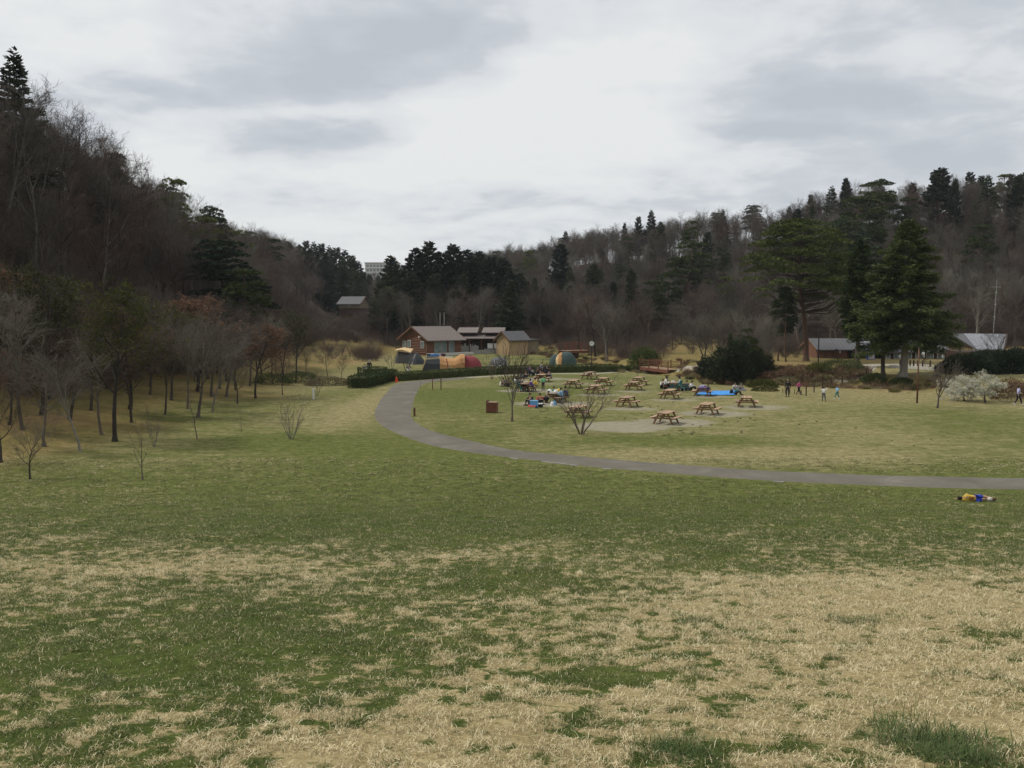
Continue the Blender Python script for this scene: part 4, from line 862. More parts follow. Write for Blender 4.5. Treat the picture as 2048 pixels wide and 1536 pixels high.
# left grove
gr = [('ol', 230, 883, 545, 1.0, 'olive-green leafy tree with a stout trunk, tallest at the front of the left grove'), ('f3', 160, 903, 690, 1.25, 'bare grove tree with a dark trunk second in the front row of the left grove'),
      ('v2', 88, 893, 640, 1.0, 'bare tree behind the forked young one at the far left'), ('v1', 2, 925, 660, 1.1, 'dark bare tree cut by the left picture edge'), ('f1', 203, 870, 640, 1.2, 'leaning dark-trunked bare tree just left of the olive-green one'),
      ('f4', 263, 845, 650, 1.3, 'reddish bare tree behind the olive-green tree of the left grove'), ('v2', 397, 835, 590, 1.0, 'broad grey bare tree in the middle of the left grove'), ('f1', 375, 818, 640, 1.2, 'bare tree behind the broad grey one of the left grove'),
      ('ol', 343, 800, 600, 1.05, 'olive-green leafy tree deep in the left grove'), ('f3', 425, 825, 660, 1.3, 'slender grey bare tree right of the broad grey one'), ('v1', 475, 808, 650, 1.0, 'bare tree at the bright end of the left grove'),
      ('rd', 511, 797, 640, 1.0, 'russet tree holding dry leaves at the right end of the grove'), ('f1', 440, 778, 640, 1.2, 'bare tree in the back row of the left grove'), ('f4', 500, 772, 620, 1.2, 'reddish bare tree behind the russet one'),
      ('ol', 592, 765, 612, .9, 'small olive-green tree at the right end of the wooded slope'), ('f2', 300, 790, 600, 1.2, 'dark bare tree at the back of the left grove under the slope'), ('f1', 45, 860, 560, 1.1, 'tall bare tree behind the far left row'),
      ('ol', 85, 830, 515, 1.1, 'yellow-green leafy tree high at the far left'), ('f4', 140, 840, 600, 1.2, 'reddish bare tree behind the dark-trunked one at the left'), ('rd', 20, 850, 690, 1.1, 'russet tree low at the left picture edge'),
      ('f2', 330, 830, 640, 1.2, 'dark bare tree between the olive-green trees of the grove'), ('v1', 565, 790, 668, .9, 'dim bare tree near the hedge end of the grove'), ('f1', 545, 768, 620, 1.1, 'bare tree behind the low shrubs at the end of the grove')]
for k, px, py, top, w, lab in gr: T(k, px, py, top, {'ol': 'leafy_tree', 'rd': 'russet_tree'}.get(k, 'bare_tree'), lab, wide=w)
T('v1', 60, 958, 790, 'young_tree', 'young forked bare tree nearest the left picture edge', wide=1.15)
T('s1', 285, 960, 815, 'young_tree', 'thin grey mottled sapling alone before the left grove', wide=1.2)
T('m2', 308, 893, 800, 'multi_stem_tree', 'clump of slim leaning stems behind the mottled sapling', wide=.75)
T('s1', 394, 878, 770, 'young_tree', 'thin dark sapling in front of the middle of the grove', wide=1.2)
T('s1', 483, 865, 812, 'young_tree', 'tiny leaning sapling on the lawn right of the grove', wide=1.0)
T('m2', 583, 878, 772, 'multi_stem_tree', 'spreading clump of bare whip stems alone on the left lawn', wide=1.1)
T('m3', 634, 792, 730, 'multi_stem_tree', 'russet-tinged multi-stemmed shrub beside the white post', wide=1.0)
T('l1', 1024, 843, 660, 'young_tree', 'slim upright bare tree with fanned branches right of the brown litter box', wide=.85)
T('m1', 1162, 868, 738, 'multi_stem_tree', 'five-stemmed bare tree growing in front of a picnic table', wide=1.25, rz=.6)
T('m3', 984, 758, 700, 'multi_stem_tree', 'rounded many-stemmed bare shrub before the hedge', wide=1.1)
T('s1', 842, 777, 752, 'young_tree', 'tiny leaning seedling on the lawn before the hedge', wide=1.2)
T('s1', 1276, 758, 728, 'young_tree', 'small bare sapling beside the near footbridge', wide=1.6)
T('l1', 1875, 817, 700, 'young_tree', 'grey-brown bare tree with a fan crown right of the lamp pole', wide=1.3)
T('pl', 1928, 803, 748, 'plum_tree', 'white-blossomed plum tree, left of the two', wide=1.15)
T('pl', 1970, 806, 740, 'plum_tree', 'white-blossomed plum tree with a slanting trunk, right of the two', wide=1.25)
mid_trees = [('v1', 683, 760, 690, .9, 'low bare tree left of the hedge end'), ('v2', 655, 752, 680, .9, 'grey bare tree in the row left of the hedge'), ('v1', 612, 748, 670, .9, 'dark bare tree left behind the hedge end'), ('v1', 700, 720, 670, .9, 'small bare tree on the grass behind the hedge corner'),
       ('v2', 745, 716, 668, .9, 'small bare tree behind the dark-clad person'), ('m3', 783, 740, 690, 1.0, 'thin multi-stemmed tree by the left end of the camping lawn'), ('m1', 812, 742, 694, 1.0, 'forked bare tree with the crouching person below'), ('v1', 720, 690, 650, 1.0, 'little bare tree in front of the far field'),
       ('v3', 1238, 712, 570, 1.1, 'wide bare tree with leaning trunks right of the clock'), ('v1', 1215, 708, 590, 1.1, 'reddish-grey bare tree behind the clock'), ('v3', 1408, 712, 580, 1.0, 'dark twin-trunked bare tree left of the evergreen thicket'), ('v2', 1440, 705, 610, 1.1, 'bare tree behind the evergreen thicket, left one'),
       ('v2', 1500, 745, 600, .9, 'tall grey bare tree growing out of the evergreen thicket'), ('f3', 1475, 720, 600, 1.2, 'bare tree behind the evergreen thicket, right one'), ('v1', 1345, 700, 620, 1.0, 'bare tree above the yellow far table'), ('f1', 1160, 695, 590, 1.3, 'bare tree right of the far red bridge'),
       ('f2', 1085, 690, 570, 1.3, 'dark bare tree left of the far red bridge'), ('f3', 1045, 684, 580, 1.2, 'grey bare tree right behind the tan shed'), ('f1', 985, 676, 570, 1.3, 'bare tree behind the roofed wash place'), ('f1', 900, 672, 560, 1.4, 'light grey bare tree between house and wash place roofs'),
       ('f3', 860, 672, 580, 1.4, 'light grey bare tree behind the log house ridge'), ('f2', 800, 676, 585, 1.3, 'dark bare tree behind the gable of the log house'), ('f4', 770, 690, 620, 1.2, 'reddish bare tree left of the log house'), ('f1', 945, 672, 575, 1.3, 'bare tree right above the wash place roofs'),
       ('m3', 1010, 735, 700, .8, 'low bare shrub beside the grey-white tent'), ('v1', 1990, 742, 600, 1.1, 'brown bare tree behind the dark conifer hedge'), ('v3', 1538, 740, 640, .8, 'pale crooked bare tree at the right edge of the thicket'), ('v1', 1850, 735, 690, .8, 'small reddish bare tree before the long building'),
       ('f4', 1920, 700, 560, 1.3, 'reddish bare tree behind the metal roof'), ('f3', 1960, 700, 540, 1.3, 'pale bare tree beside the antenna mast'), ('f4', 2030, 705, 560, 1.3, 'reddish bare tree behind the roof at the right edge'), ('f3', 1660, 705, 570, 1.2, 'bare tree behind the wooden building right of the great pine')]
for k in range(34):      # the rest of the grove under the left slope
    x = rng.uniform(-36, -22.5); y = rng.uniform(50, 96); v_ = abs(x + 22)
    plant(rng.choice(['v1', 'f4', 'f2', 'v2', 'rd'], p=[.30, .2, .15, .2, .15]), 'bare_tree', 'small bare tree crowded inside the left grove behind its front row', 'tree', (x, y, float(H(x, y)) - .05), rng.uniform(6.5, 9.5), None, rng.uniform(1.0, 1.35), 'small bare trees inside the left grove')
for k in range(26):      # scrubby trees in the valley gap
    d_ = rng.uniform(158, 235); px_ = rng.uniform(628, 765); q_ = atd(px_, d_); h_ = ztop(d_, rng.uniform(606, 640)) - q_.z
    if h_ < 2.5: continue
    plant(rng.choice(['v1', 'v2', 'f4', 'f1']), 'bare_tree', 'small bare tree in the valley gap left of the cedar row', 'tree', q_, h_, None, 1.4, 'small bare trees in the valley gap')
for k in range(40):      # slender trees on the open ground before the right hill
    d_ = rng.uniform(124, 172); px_ = rng.uniform(1150, 1960); q_ = atd(px_, d_)
    if 1330 < px_ < 1450 and d_ < 150: continue
    plant(rng.choice(['v1', 'v2', 'f4', 'f1', 'v3', 'f3']), 'bare_tree', 'slender bare tree in the loose fringe before the foot of the right hill', 'tree', q_, rng.uniform(7, 12), None, 1.25, 'bare trees fringing the right hill')
for k, px, py, top, w, lab in mid_trees: T(k, px, py, top, 'multi_stem_tree' if k[0] == 'm' else 'bare_tree', lab, wide=w)
for px, py, top, w_, lab in ((1416, 756, 716, 1.9, 'low sprawling dark evergreen on the left side of the thicket'), (1446, 768, 700, 1.35, 'dark evergreen in the stream thicket, second from the left'), (1478, 768, 684, .9, 'tallest dark evergreen in the middle of the stream thicket'),
        (1508, 764, 700, 1.2, 'dark evergreen right of the tallest one in the thicket'), (1533, 752, 712, 1.3, 'small dark evergreen on the right side of the thicket')):
    T('bu', px, py, top, 'evergreen_bush', lab, 'bush', w_ * .85)
T('fi', 1459, 766, 664, 'evergreen_bush', 'pointed dark evergreen sticking up out of the stream thicket, left of two', 'bush', .8)
T('p2', 1500, 764, 655, 'evergreen_bush', 'pointed dark evergreen sticking up out of the stream thicket, right of two', 'bush', .9)
T('v2', 1430, 762, 640, 'bare_tree', 'pale bare tree tangled in the left half of the stream thicket', wide=.9)
T('f3', 1515, 760, 620, 'bare_tree', 'pale bare tree rising from the right half of the stream thicket', wide=1.0)
gb = at(1290, 742); o = thing('willow_bush', 'fresh bright green willow bush by the near footbridge', 'bush', gb)
link('foliage', bushmesh('willow_leaves', 2.3, 1.6, 3.0, 6500, .16, M['leaf_olive'] if False else foliage('willow', [(.05, .075, .015), (.09, .13, .03), (.14, .18, .05)], 1.2, .8, .25), 3), o)
link('stems', PR['b1']['crown'], o).scale = (.9, .9, .9)
# dark conifer screen in front of the metal roof, right edge
for i, (px, py, rx, rz_, lab) in enumerate(((1945, 768, 3.0, 3.2, 'dark green evergreen shrub under the left end of the metal roof'), (1990, 770, 3.2, 3.6, 'dark green evergreen shrub below the middle of the metal roof'), (2035, 772, 3.4, 3.9, 'dark green evergreen shrub at the right edge below the roof'),
                                     (1915, 765, 1.8, 2.0, 'small dark evergreen shrub left of the plum trees'))):
    p = atd(px, 84 + i % 2 * 3); rz_ = ztop(p.y, (706, 701, 696, 725)[i]) - p.z; o = thing('evergreen_shrub', lab, 'shrub', p); link('foliage', bushmesh('shrub_leaves', rx, rx * .7, rz_, 9000, .22, M['leaf_dark'], i), o)
for i, (px, py, rx, h_, n_, m_, lab) in enumerate(((1748, 766, 1.3, .9, 2600, 'leaf_hedge', 'rounded green shrub at the foot of the left cedar'), (1805, 770, 1.1, .6, 1500, 'leaf_hedge', 'low green shrub at the foot of the leaning cedar trunk'), (1635, 745, 1.4, .9, 1800, 'leaf_olive', 'green patchy shrub on the brown bank below the great pine'),
        (1575, 770, 1.8, .8, 2600, 'brush_tan', 'tan grassy shrub on the bank behind the two children'), (1525, 775, 1.5, .8, 2400, 'leaf_olive', 'yellow-green shrub at the right foot of the thicket'), (1550, 760, 2.2, .9, 2400, 'brush_red', 'reddish dry shrub on the bank right of the thicket'), (1680, 742, 2.6, 1.2, 3200, 'leaf_hedge', 'dark green mound of shrubs below the wooden building'),
        (1600, 752, 2.4, .9, 2400, 'brush_red', 'reddish dry shrub below the great pine'), (655, 770, 2.4, .8, 3000, 'brush_tan', 'tan-green low shrub mass right of the white post'), (600, 765, 2.2, 1.1, 3000, 'leaf_hedge', 'dull green shrub mass at the end of the grove'), (545, 768, 2.0, 1.1, 2400, 'leaf_hedge', 'dull green shrub behind the russet tree'),
        (2035, 800, 2.2, 1.5, 2200, 'brush_red', 'red-brown thicket behind the walker at the right edge'), (2015, 790, 1.8, 1.3, 2000, 'brush_red', 'red-brown thicket right of the plum trees'), (1530, 782, 1.2, .35, 900, 'leaf_olive', 'low green verge growth below the thicket'), (1640, 700, 1.8, 1.2, 1600, 'brush_tan', 'yellowish reeds behind the great pine trunk'))):
    p = at(px, py); o = thing('shrub', lab, 'shrub', p); link('foliage', bushmesh('shrub_leaves', rx, rx * .7, h_, n_, .14, M[m_], i + 9), o)
# dry reeds and scrub along the stream and the bank
q = []
for k in range(700):
    i = rng.integers(0, len(STREAM) - 1); f = rng.random(); p = STREAM[i] * (1 - f) + STREAM[i + 1] * f + rng.normal(size=2) * 1.5; q.append(p)
for k in range(330):
    px = rng.uniform(1400, 1735); py = rng.uniform(735, 772 - max(0, px - 1600) * .1); p = at(px, py); q.append((p.x, p.y))
q = np.array(q); kp = seg_dist(q[:, 0], q[:, 1], np.array([(17.2, 99), (17.2, 106)])) > 2.2; q = q[kp]; n = len(q)
reed = []
for k, (mm, h_) in enumerate((('brush_tan', .5), ('brush_red', .6), ('leaf_olive', .35))):
    m_ = 170; r = np.random.default_rng(k); a = r.random(m_) * 6.28; c = np.column_stack([np.cos(a), np.sin(a), np.zeros(m_)]) * np.sqrt(r.random((m_, 1))) * .55; L = h_ * (.5 + r.random(m_)); d = np.column_stack([r.normal(size=m_) * .35, r.normal(size=m_) * .35, np.ones(m_)])
    reed.append(mesh_np('reed', *leaves(c + d * L[:, None] * .45, d, L, .035), M[mm]))
scatter('scrub', reed, np.column_stack([q, H(q[:, 0], q[:, 1]) - .03]), rng.random(n) * 6.28, .45 + .5 * rng.random(n), 'dry tan and russet scrub on the stream banks')

# ================================================================== CLIPPED HEDGES
def hedge(pts, w, h, label, n_per_m=420, seed=1):
    P = np.array([(p.x, p.y) for p in pts]); dl = np.linalg.norm(np.diff(P, axis=0), axis=1); tot = dl.sum(); n = int(tot * n_per_m)
    t = rng.random(n) * tot; cum = np.concatenate([[0], np.cumsum(dl)]); i = np.clip(np.searchsorted(cum, t) - 1, 0, len(dl) - 1); f = ((t - cum[i]) / dl[i])[:, None]
    c = P[i] * (1 - f) + P[i + 1] * f; d = (P[i + 1] - P[i]) / dl[i][:, None]; nr_ = np.stack([-d[:, 1], d[:, 0]], 1)
    side = rng.integers(0, 3, n); u = rng.random(n); hh = h * (1 + .12 * (fbm(c[:, 0], c[:, 1], .6, 2, seed) - .5))
    off = np.where(side == 0, -w / 2, np.where(side == 1, w / 2, (u - .5) * w)); z = np.where(side == 2, hh, u ** .9 * hh); rnd = 1 - .16 * (z / hh > .85) * (side != 2)
    off = off * rnd + rng.normal(size=n) * .05; z = z + rng.normal(size=n) * .04 - .1 * (np.abs(off) / (w / 2) > .85) * (side == 2)
    q = c + nr_ * off[:, None]; Z = H(q[:, 0], q[:, 1]) + z
    for e_, dd_ in ((P[0], -(P[1] - P[0]) / dl[0]), (P[-1], (P[-1] - P[-2]) / dl[-1])):     # rounded, leafy ends
        m_ = int(w * n_per_m * .7); a_ = rng.uniform(-1.45, 1.45, m_); rr_ = w / 2 * rng.uniform(.8, 1.05, m_); nn_ = np.array([-dd_[1], dd_[0]])
        qe = e_ + dd_ * (np.cos(a_) * rr_ * .8)[:, None] + nn_ * (np.sin(a_) * rr_)[:, None]; ze = rng.random(m_) ** .8 * h
        q = np.concatenate([q, qe]); Z = np.concatenate([Z, H(qe[:, 0], qe[:, 1]) + ze]); off = np.concatenate([off, rr_]); nr_ = np.concatenate([nr_, np.repeat(dd_[None], m_, 0)])
    n = len(q)
    D = np.column_stack([nr_ * np.sign(off)[:, None], np.full(n, .8)]) + rng.normal(size=(n, 3)) * .7
    o = thing('hedge', label, 'hedge', (P[0][0], P[0][1], float(H(*P[0]))))
    V, F = leaves(np.column_stack([q, Z]) - np.array([P[0][0], P[0][1], float(H(*P[0]))]), D, .13 * (.6 + .8 * rng.random(n)), .08); link('foliage', mesh_np('hedge_leaves', V, F, M['leaf_hedge']), o)
    core = MB()      # inner woody mass
    for a, b in zip(P[:-1], P[1:]):
        za, zb = float(H(*a)), float(H(*b)); oo = np.array([P[0][0], P[0][1], float(H(*P[0]))])
        core.bar(np.array([*a, za + h * .42]) - oo, np.array([*b, zb + h * .42]) - oo, w * .66, h * .78)
    tag(core.build('branches', M['leaf_hedge'], o), kind='stuff')
hedge([at(p, q_) for p, q_ in ((786, 762), (850, 758), (920, 753), (1000, 748), (1100, 745), (1170, 744), (1236, 744))], 1.2, .85, 'long clipped hedge running across behind the picnic lawn')
hedge([at(p, q_) for p, q_ in ((716, 776), (750, 768), (775, 760))], 2.0, 1.1, 'rounded clipped hedge block at the bend of the path, nearest the lawn')
hedge([at(p, q_) for p, q_ in ((728, 753), (762, 752))], 1.7, 1.0, 'short clipped hedge block in front of the dark-clad person')
hedge([at(p, q_) for p, q_ in ((1250, 742), (1275, 741))], 1.2, .5, 'low green hedge remnant right of the long hedge')
# ================================================================== PICNIC TABLES
def make_table(label, loc, rz):
    t = thing('picnic_table', label, 'picnic table', loc, rz, 'picnic tables on the lawn')
    if 'plank' not in TM:
        TM['plank'] = MB().box(-.072, .072, -.85, .85, .70, .735).mesh('plank', M['wood_top'])
        TM['seat'] = MB().box(-.07, .07, -.85, .85, .41, .445).mesh('seat_plank', M['wood_top'])
        L = MB().bar((-.62, 0, 0), (-.26, 0, .70), .05, .10, (1, 0, 0)); TM['leg'] = L.mesh('leg', M['wood_table'])
        L = MB().bar((.62, 0, 0), (.26, 0, .70), .05, .10, (1, 0, 0)); TM['leg2'] = L.mesh('leg', M['wood_table'])
        TM['cross'] = MB().box(-.78, .78, -.025, .025, .33, .41).mesh('seat_beam', M['wood_table'])
        TM['top_beam'] = MB().box(-.36, .36, -.025, .025, .63, .70).mesh('top_beam', M['wood_table'])
        TM['brace'] = MB().bar((0, 0, .38), (0, .42, .68), .04, .07, (0, 0, 1)).mesh('brace', M['wood_table'])
    for k in range(5): link('tabletop_plank', TM['plank'], t, None, ((k - 2) * .15, 0, 0))
    for x in (-.76, -.61, .61, .76): link('seat_plank', TM['seat'], t, None, (x, 0, 0))
    for y in (-.58, .58):
        link('leg', TM['leg'], t, None, (0, y, 0)); link('leg', TM['leg2'], t, None, (0, y, 0)); link('seat_beam', TM['cross'], t, None, (0, y + .052, 0)); link('top_beam', TM['top_beam'], t, None, (0, y + .052, 0))
    link('brace', TM['brace'], t, None, (0, -.53, 0)); link('brace', TM['brace'], t, None, (0, .53, 0), (0, 0, R(180)))
    return t
TM = {}
TL = ['brown picnic table nearest the viewer, on the bare patch', 'brown picnic table behind the five-stemmed tree', 'brown picnic table left of centre with worn pale grass around it', 'brown picnic table right behind the nearest one', 'brown picnic table farthest right on the lawn',
      'brown picnic table just in front of the crowded table by the stream', 'orange-brown picnic table standing before a similar one near the sapling', 'brown picnic table draped with dark purple cloths beside the blue tarp', 'brown picnic table behind the upper branches of the five-stemmed tree, right one', 'brown picnic table nearest the small sapling by the footbridge',
      'brown picnic table in the third row right of the clock pole', 'brown picnic table in the third row left of the clock pole', 'brown picnic table in front of the clock pole base', 'brown picnic table with the group in teal and purple', 'brown picnic table piled with food and white bags, nearest group', 'brown picnic table crowded with people in white by the stream', 'brown picnic table before the dense dark-clad group at the hedge']
TPOS = []
for (px, py, a), lab in zip(TABLES, TL):
    c = at(px, py); c = at(px, py) + Vector((0, .55, 0)); c.z = float(H(c.x, c.y)); TPOS.append((c, R(-28 + a))); make_table(lab, c, R(-28 + a))

# ================================================================== SMALL THINGS ON THE LAWN
p = at(985, 825); t = thing('litter_box', 'square brown timber litter box on the lawn left of the slim tree', 'litter bin', p, R(-12))
MB().box(-.33, .33, -.33, .33, .03, .70).build('body', M['wood_red'], t)
for k in range(6): MB().box(-.33 + k * .112, -.23 + k * .112, -.355, -.332, .03, .69).build('board', M['wood_red'], t)
MB().box(-.38, -.335, -.36, .36, 0, .86).build('back_board', M['wood_brown'], t); MB().box(-.33, .36, -.36, .36, .70, .74).build('lid', M['wood_top'], t)
def post(px, py, h, w, mat, name, label, cat, group=None, capm=None):
    p = at(px, py); t = thing(name, label, cat, p, 0, group); MB().box(-w / 2, w / 2, -w / 2, w / 2, -.1, h).build('shaft', mat, t)
    MB().box(-w / 2 - .01, w / 2 + .01, -w / 2 - .01, w / 2 + .01, h, h + .05).build('cap', capm or mat, t); return t
post(829, 832, .5, .13, M['wood_brown'], 'bollard', 'short square brown bollard at the inside of the path bend', 'bollard')
post(865, 779, 1.15, .07, M['wood_brown'], 'stake', 'dark brown stake near the path, left one of the pair', 'stake')
post(882, 780, 1.0, .09, M['wood_brown'], 'stake', 'dark brown stake near the path, right one of the pair', 'stake')
post(627, 799, .85, .12, M['white'], 'marker_post', 'white marker post at the edge of the left grove', 'post')
p = at(793, 764); t = thing('traffic_cone', 'small orange-red cone where the path meets the hedge', 'cone', p)
MB().lathe([(0, .5), (.05, .5), (.07, .42), (.14, .04), (.14, .03)], 10).build('cone', M['cone_red'], t, True); MB().box(-.2, .2, -.2, .2, 0, .03).build('base', M['cone_red'], t)
p = at(1183, 752); t = thing('park_clock', 'round white-faced clock on a thin dark pole behind the tables', 'clock', p); hz_ = ztop(p.y, 687) - p.z
MB().tube((0, 0, -.1), (0, 0, hz_ - .28), .05, .04).build('pole', M['black_metal'], t)
MB().prism([(math.cos(a / 16 * 6.283) * .30, hz_ + math.sin(a / 16 * 6.283) * .30) for a in range(16)], -.06, .06).build('housing', M['black_metal'], t)
f = MB().prism([(math.cos(a / 16 * 6.283) * .27, hz_ + math.sin(a / 16 * 6.283) * .27) for a in range(16)], -.075, -.061).build('clock_face', M['white'], t)
MB().bar((0, -.08, hz_), (.05, -.08, hz_ + .22), .025, .01, (0, 1, 0)).build('minute_hand', M['dark'], t); MB().bar((0, -.08, hz_), (-.13, -.08, hz_ + .04), .03, .01, (0, 1, 0)).build('hour_hand', M['dark'], t)
tk = MB()
for a in range(12): tk.bar((math.sin(a / 12 * 6.283) * .22, -.078, hz_ + math.cos(a / 12 * 6.283) * .22), (math.sin(a / 12 * 6.283) * .27, -.078, hz_ + math.cos(a / 12 * 6.283) * .27), .02, .006, (0, 1, 0))
tk.build('hour_marks', M['dark'], f)
p = at(1834, 807); t = thing('lamp_post', 'tall thin brown pole with a small white lamp, right of the running children', 'lamp post', p); hh = ztop(p.y, 697) - p.z
MB().tube((0, 0, -.1), (0, 0, hh), .075, .055).build('pole', M['wood_brown'], t, True); MB().tube((0, 0, hh), (0, 0, hh + .08), .10, .06).build('cap', M['black_metal'], t)
a_ = MB().bar((0, 0, hh - .25), (.3, 0, hh - .25), .04, .04).build('arm', M['black_metal'], t); MB().lathe([(0, hh - .52), (.10, hh - .50), (.12, hh - .35), (.05, hh - .27)], 10, (.33, 0)).build('lamp', M['white'], t, True)
p = at(1636, 740); t = thing('lamp_post', 'slim black pole left of the wooden building', 'pole', p); hh = ztop(p.y, 662) - p.z; MB().tube((0, 0, -.1), (0, 0, hh), .07, .06).build('pole', M['black_metal'], t); MB().lathe([(0, hh - .1), (.09, hh), (.06, hh + .15), (0, hh + .18)], 8).build('lamp', M['black_metal'], t)
p = atd(1987, 104); t = thing('antenna_mast', 'thin white antenna mast with a crossbar behind the metal roof', 'antenna', p); hh = ztop(104, 560) - p.z; zc = ztop(104, 574) - p.z; MB().tube((0, 0, 0), (.25, 0, hh), .045, .02).build('mast', M['steel'], t); MB().bar((-.35, 0, zc), (.75, 0, zc), .035, .035).build('crossbar', M['steel'], t)
for z_ in (.55, .7, .85): MB().tube((.25 * z_, 0, hh * z_ - .06), (.25 * z_, 0, hh * z_ + .06), .1).build('clamp', M['steel'], t)
# rope fence posts up to the vending machine
fp = [(1612, 792), (1628, 785), (1645, 779), (1662, 775), (1684, 770), (1700, 764), (1719, 762), (1732, 757), (1690, 750), (1724, 742), (1745, 736)]
t = thing('rope_fence', 'low fence of thin dark posts and rope climbing beside the gravel path', 'fence', at(1612, 792)); o0 = t.location.copy(); q = [at(*a) for a in fp[:8]]
for a in q: MB().box(-.04, .04, -.04, .04, -.1, .75).build('fence_post', M['wood_dark'], t).location = a - o0
r_ = MB()
for a, b in zip(q[:-1], q[1:]):
    for z_ in (.3, .62): r_.tube(a - o0 + Vector((0, 0, z_)), b - o0 + Vector((0, 0, z_)), .012, k=4)
r_.build('rope', M['cl_khaki'], t)
t = thing('rope_fence', 'low row of thin dark posts between the brown bank and the two children', 'fence', at(1508, 783)); o0 = t.location.copy()
for px in range(1508, 1606, 8): MB().box(-.025, .025, -.025, .025, -.1, .38).build('fence_post', M['wood_brown'], t).location = at(px + rng.uniform(-2, 2), 781 + (px - 1508) * .09) - o0
t = thing('railing', 'low pale and dark post railing along the forecourt of the long building', 'railing', at(1812, 736)); o0 = t.location.copy()
for px in (1800, 1812, 1820, 1827, 1835, 1845, 1860): MB().box(-.06, .06, -.06, .06, -.1, .8).build('fence_post', M['wood_dark'], t).location = at(px, 736) - o0
MB().bar(Vector((0, 0, .12)) + at(1780, 735) - o0, Vector((0, 0, .12)) + at(1900, 742) - o0, .2, .3).build('kerb', M['pale'], t)

# ================================================================== FOOTBRIDGES
def bridge(label, a, b, w, rail_h, nb, arch=.0, mat=M['wood_red']):
    mid_ = (a + b) / 2; d = (b - a); L = d.length; rz = math.atan2(d.y, d.x); t = thing('footbridge', label, 'bridge', (mid_.x, mid_.y, max(a.z, b.z) + .25), rz)
    for s in (-1, 1):
        MB().box(-L / 2, L / 2, s * w / 2 - .08, s * w / 2 + .08, -.35, .0).build('girder', mat, t)
        rl = MB().box(-L / 2, L / 2, s * w / 2 - .04, s * w / 2 + .04, rail_h - .06, rail_h).build('handrail', mat, t)
        for z_ in (.3, .55, .8): MB().box(-L / 2, L / 2, s * w / 2 - .02, s * w / 2 + .02, z_ * rail_h, z_ * rail_h + .05).build('rail', mat, t)
        for k in range(nb): x = -L / 2 + .06 + (L - .12) * k / (nb - 1); MB().box(x - .05, x + .05, s * (w / 2 + .05) - .05, s * (w / 2 + .05) + .05, -.3, rail_h + .1).build('railing_post', mat, t)
    n = int(L / .24)
    me = MB().box(-.105, .105, -w / 2, w / 2, 0, .05).mesh('deck_board', M['wood_top'])
    for k in range(n): link('deck_board', me, t, None, (-L / 2 + (k + .5) * L / n, 0, 0))
    MB().box(-.4, .4, -w / 2 + .1, w / 2 - .1, -1.2, -.36).build('pier', M['wood_dark'], t)
    return t
a = at(1293, 747); b = at(1350, 745); bridge('small red-brown wooden footbridge with open railings, nearer the tables', a + Vector((0, .6, 0)), b + Vector((0, .3, 0)), 1.6, .95, 4)
a = atd(1124, 134); b = atd(1171, 136); a.z = ztop(134, 699) - .55; b.z = a.z + .1; bridge('far red-brown wooden footbridge with slatted sides behind the camping lawn', a, b, 1.8, 1.15, 4, mat=M['wood_red'])

# ================================================================== BUILDINGS
def gable_house(t, W_, L_, eave, ridge, over, wall, roofm, gable_over=.6, th=.12):
    """ridge along local x; W_ = depth (y), L_ = length (x)"""
    w = MB(); w.box(-L_ / 2, L_ / 2, -W_ / 2, -W_ / 2 + .15, -.6, eave).box(-L_ / 2, L_ / 2, W_ / 2 - .15, W_ / 2, -.6, eave)
    for s in (-1, 1):
        x0 = s * (L_ / 2 - .15); x1 = s * L_ / 2; yy = W_ / 2 - .15
        vs = [(x0, -yy, -.6), (x0, yy, -.6), (x0, yy, eave), (x0, 0, ridge - .15), (x0, -yy, eave), (x1, -yy, -.6), (x1, yy, -.6), (x1, yy, eave), (x1, 0, ridge - .15), (x1, -yy, eave)]
        w.add(vs, [(0, 1, 2, 3, 4), (9, 8, 7, 6, 5)] + [(i, i + 5, (i + 1) % 5 + 5, (i + 1) % 5) for i in range(5)])
    w.build('wall', wall, t); X = L_ / 2 + gable_over
    sl = (ridge - eave) / (W_ / 2); ye = W_ / 2 + over; ze = eave - over * sl
    for s in (-1, 1):
        r = MB(); vs = [(-X, 0, ridge), (X, 0, ridge), (X, s * ye, ze), (-X, s * ye, ze), (-X, 0, ridge + th), (X, 0, ridge + th), (X, s * ye, ze + th), (-X, s * ye, ze + th)]
        r.add(vs, [(0, 1, 2, 3), (7, 6, 5, 4), (0, 4, 5, 1), (1, 5, 6, 2), (2, 6, 7, 3), (3, 7, 4, 0)]); ro = r.build('roof', roofm, t)
        n = int(2 * X / .45); bt = MB()
        for k in range(n + 1): x = -X + .02 + k * (2 * X - .04) / n; bt.bar((x, s * .02, ridge + th), (x, s * ye, ze + th + .005), .035, .05)
        bt.build('standing_seams', roofm, ro)
        for e in (-1, 1): MB().bar((e * (X + .02), 0, ridge + th * .3), (e * (X + .02), s * ye, ze + th * .3), .05, .26).build('bargeboard', M['wood_brown'], t)
    return t
def window(t, x, y, z, w, h, rz=0, fr=None, glass='window'):
    o = MB().box(-w / 2, w / 2, -.05, .03, -h / 2, h / 2).build('window', M['white'] if fr is None else fr, t); o.location = (x, y, z); o.rotation_euler = (0, 0, rz)
    MB().box(-w / 2 + .07, -.03, -.07, -.05, -h / 2 + .07, h / 2 - .07).build('pane', M[glass], o); MB().box(.03, w / 2 - .07, -.07, -.05, -h / 2 + .07, h / 2 - .07).build('pane', M[glass], o); return o
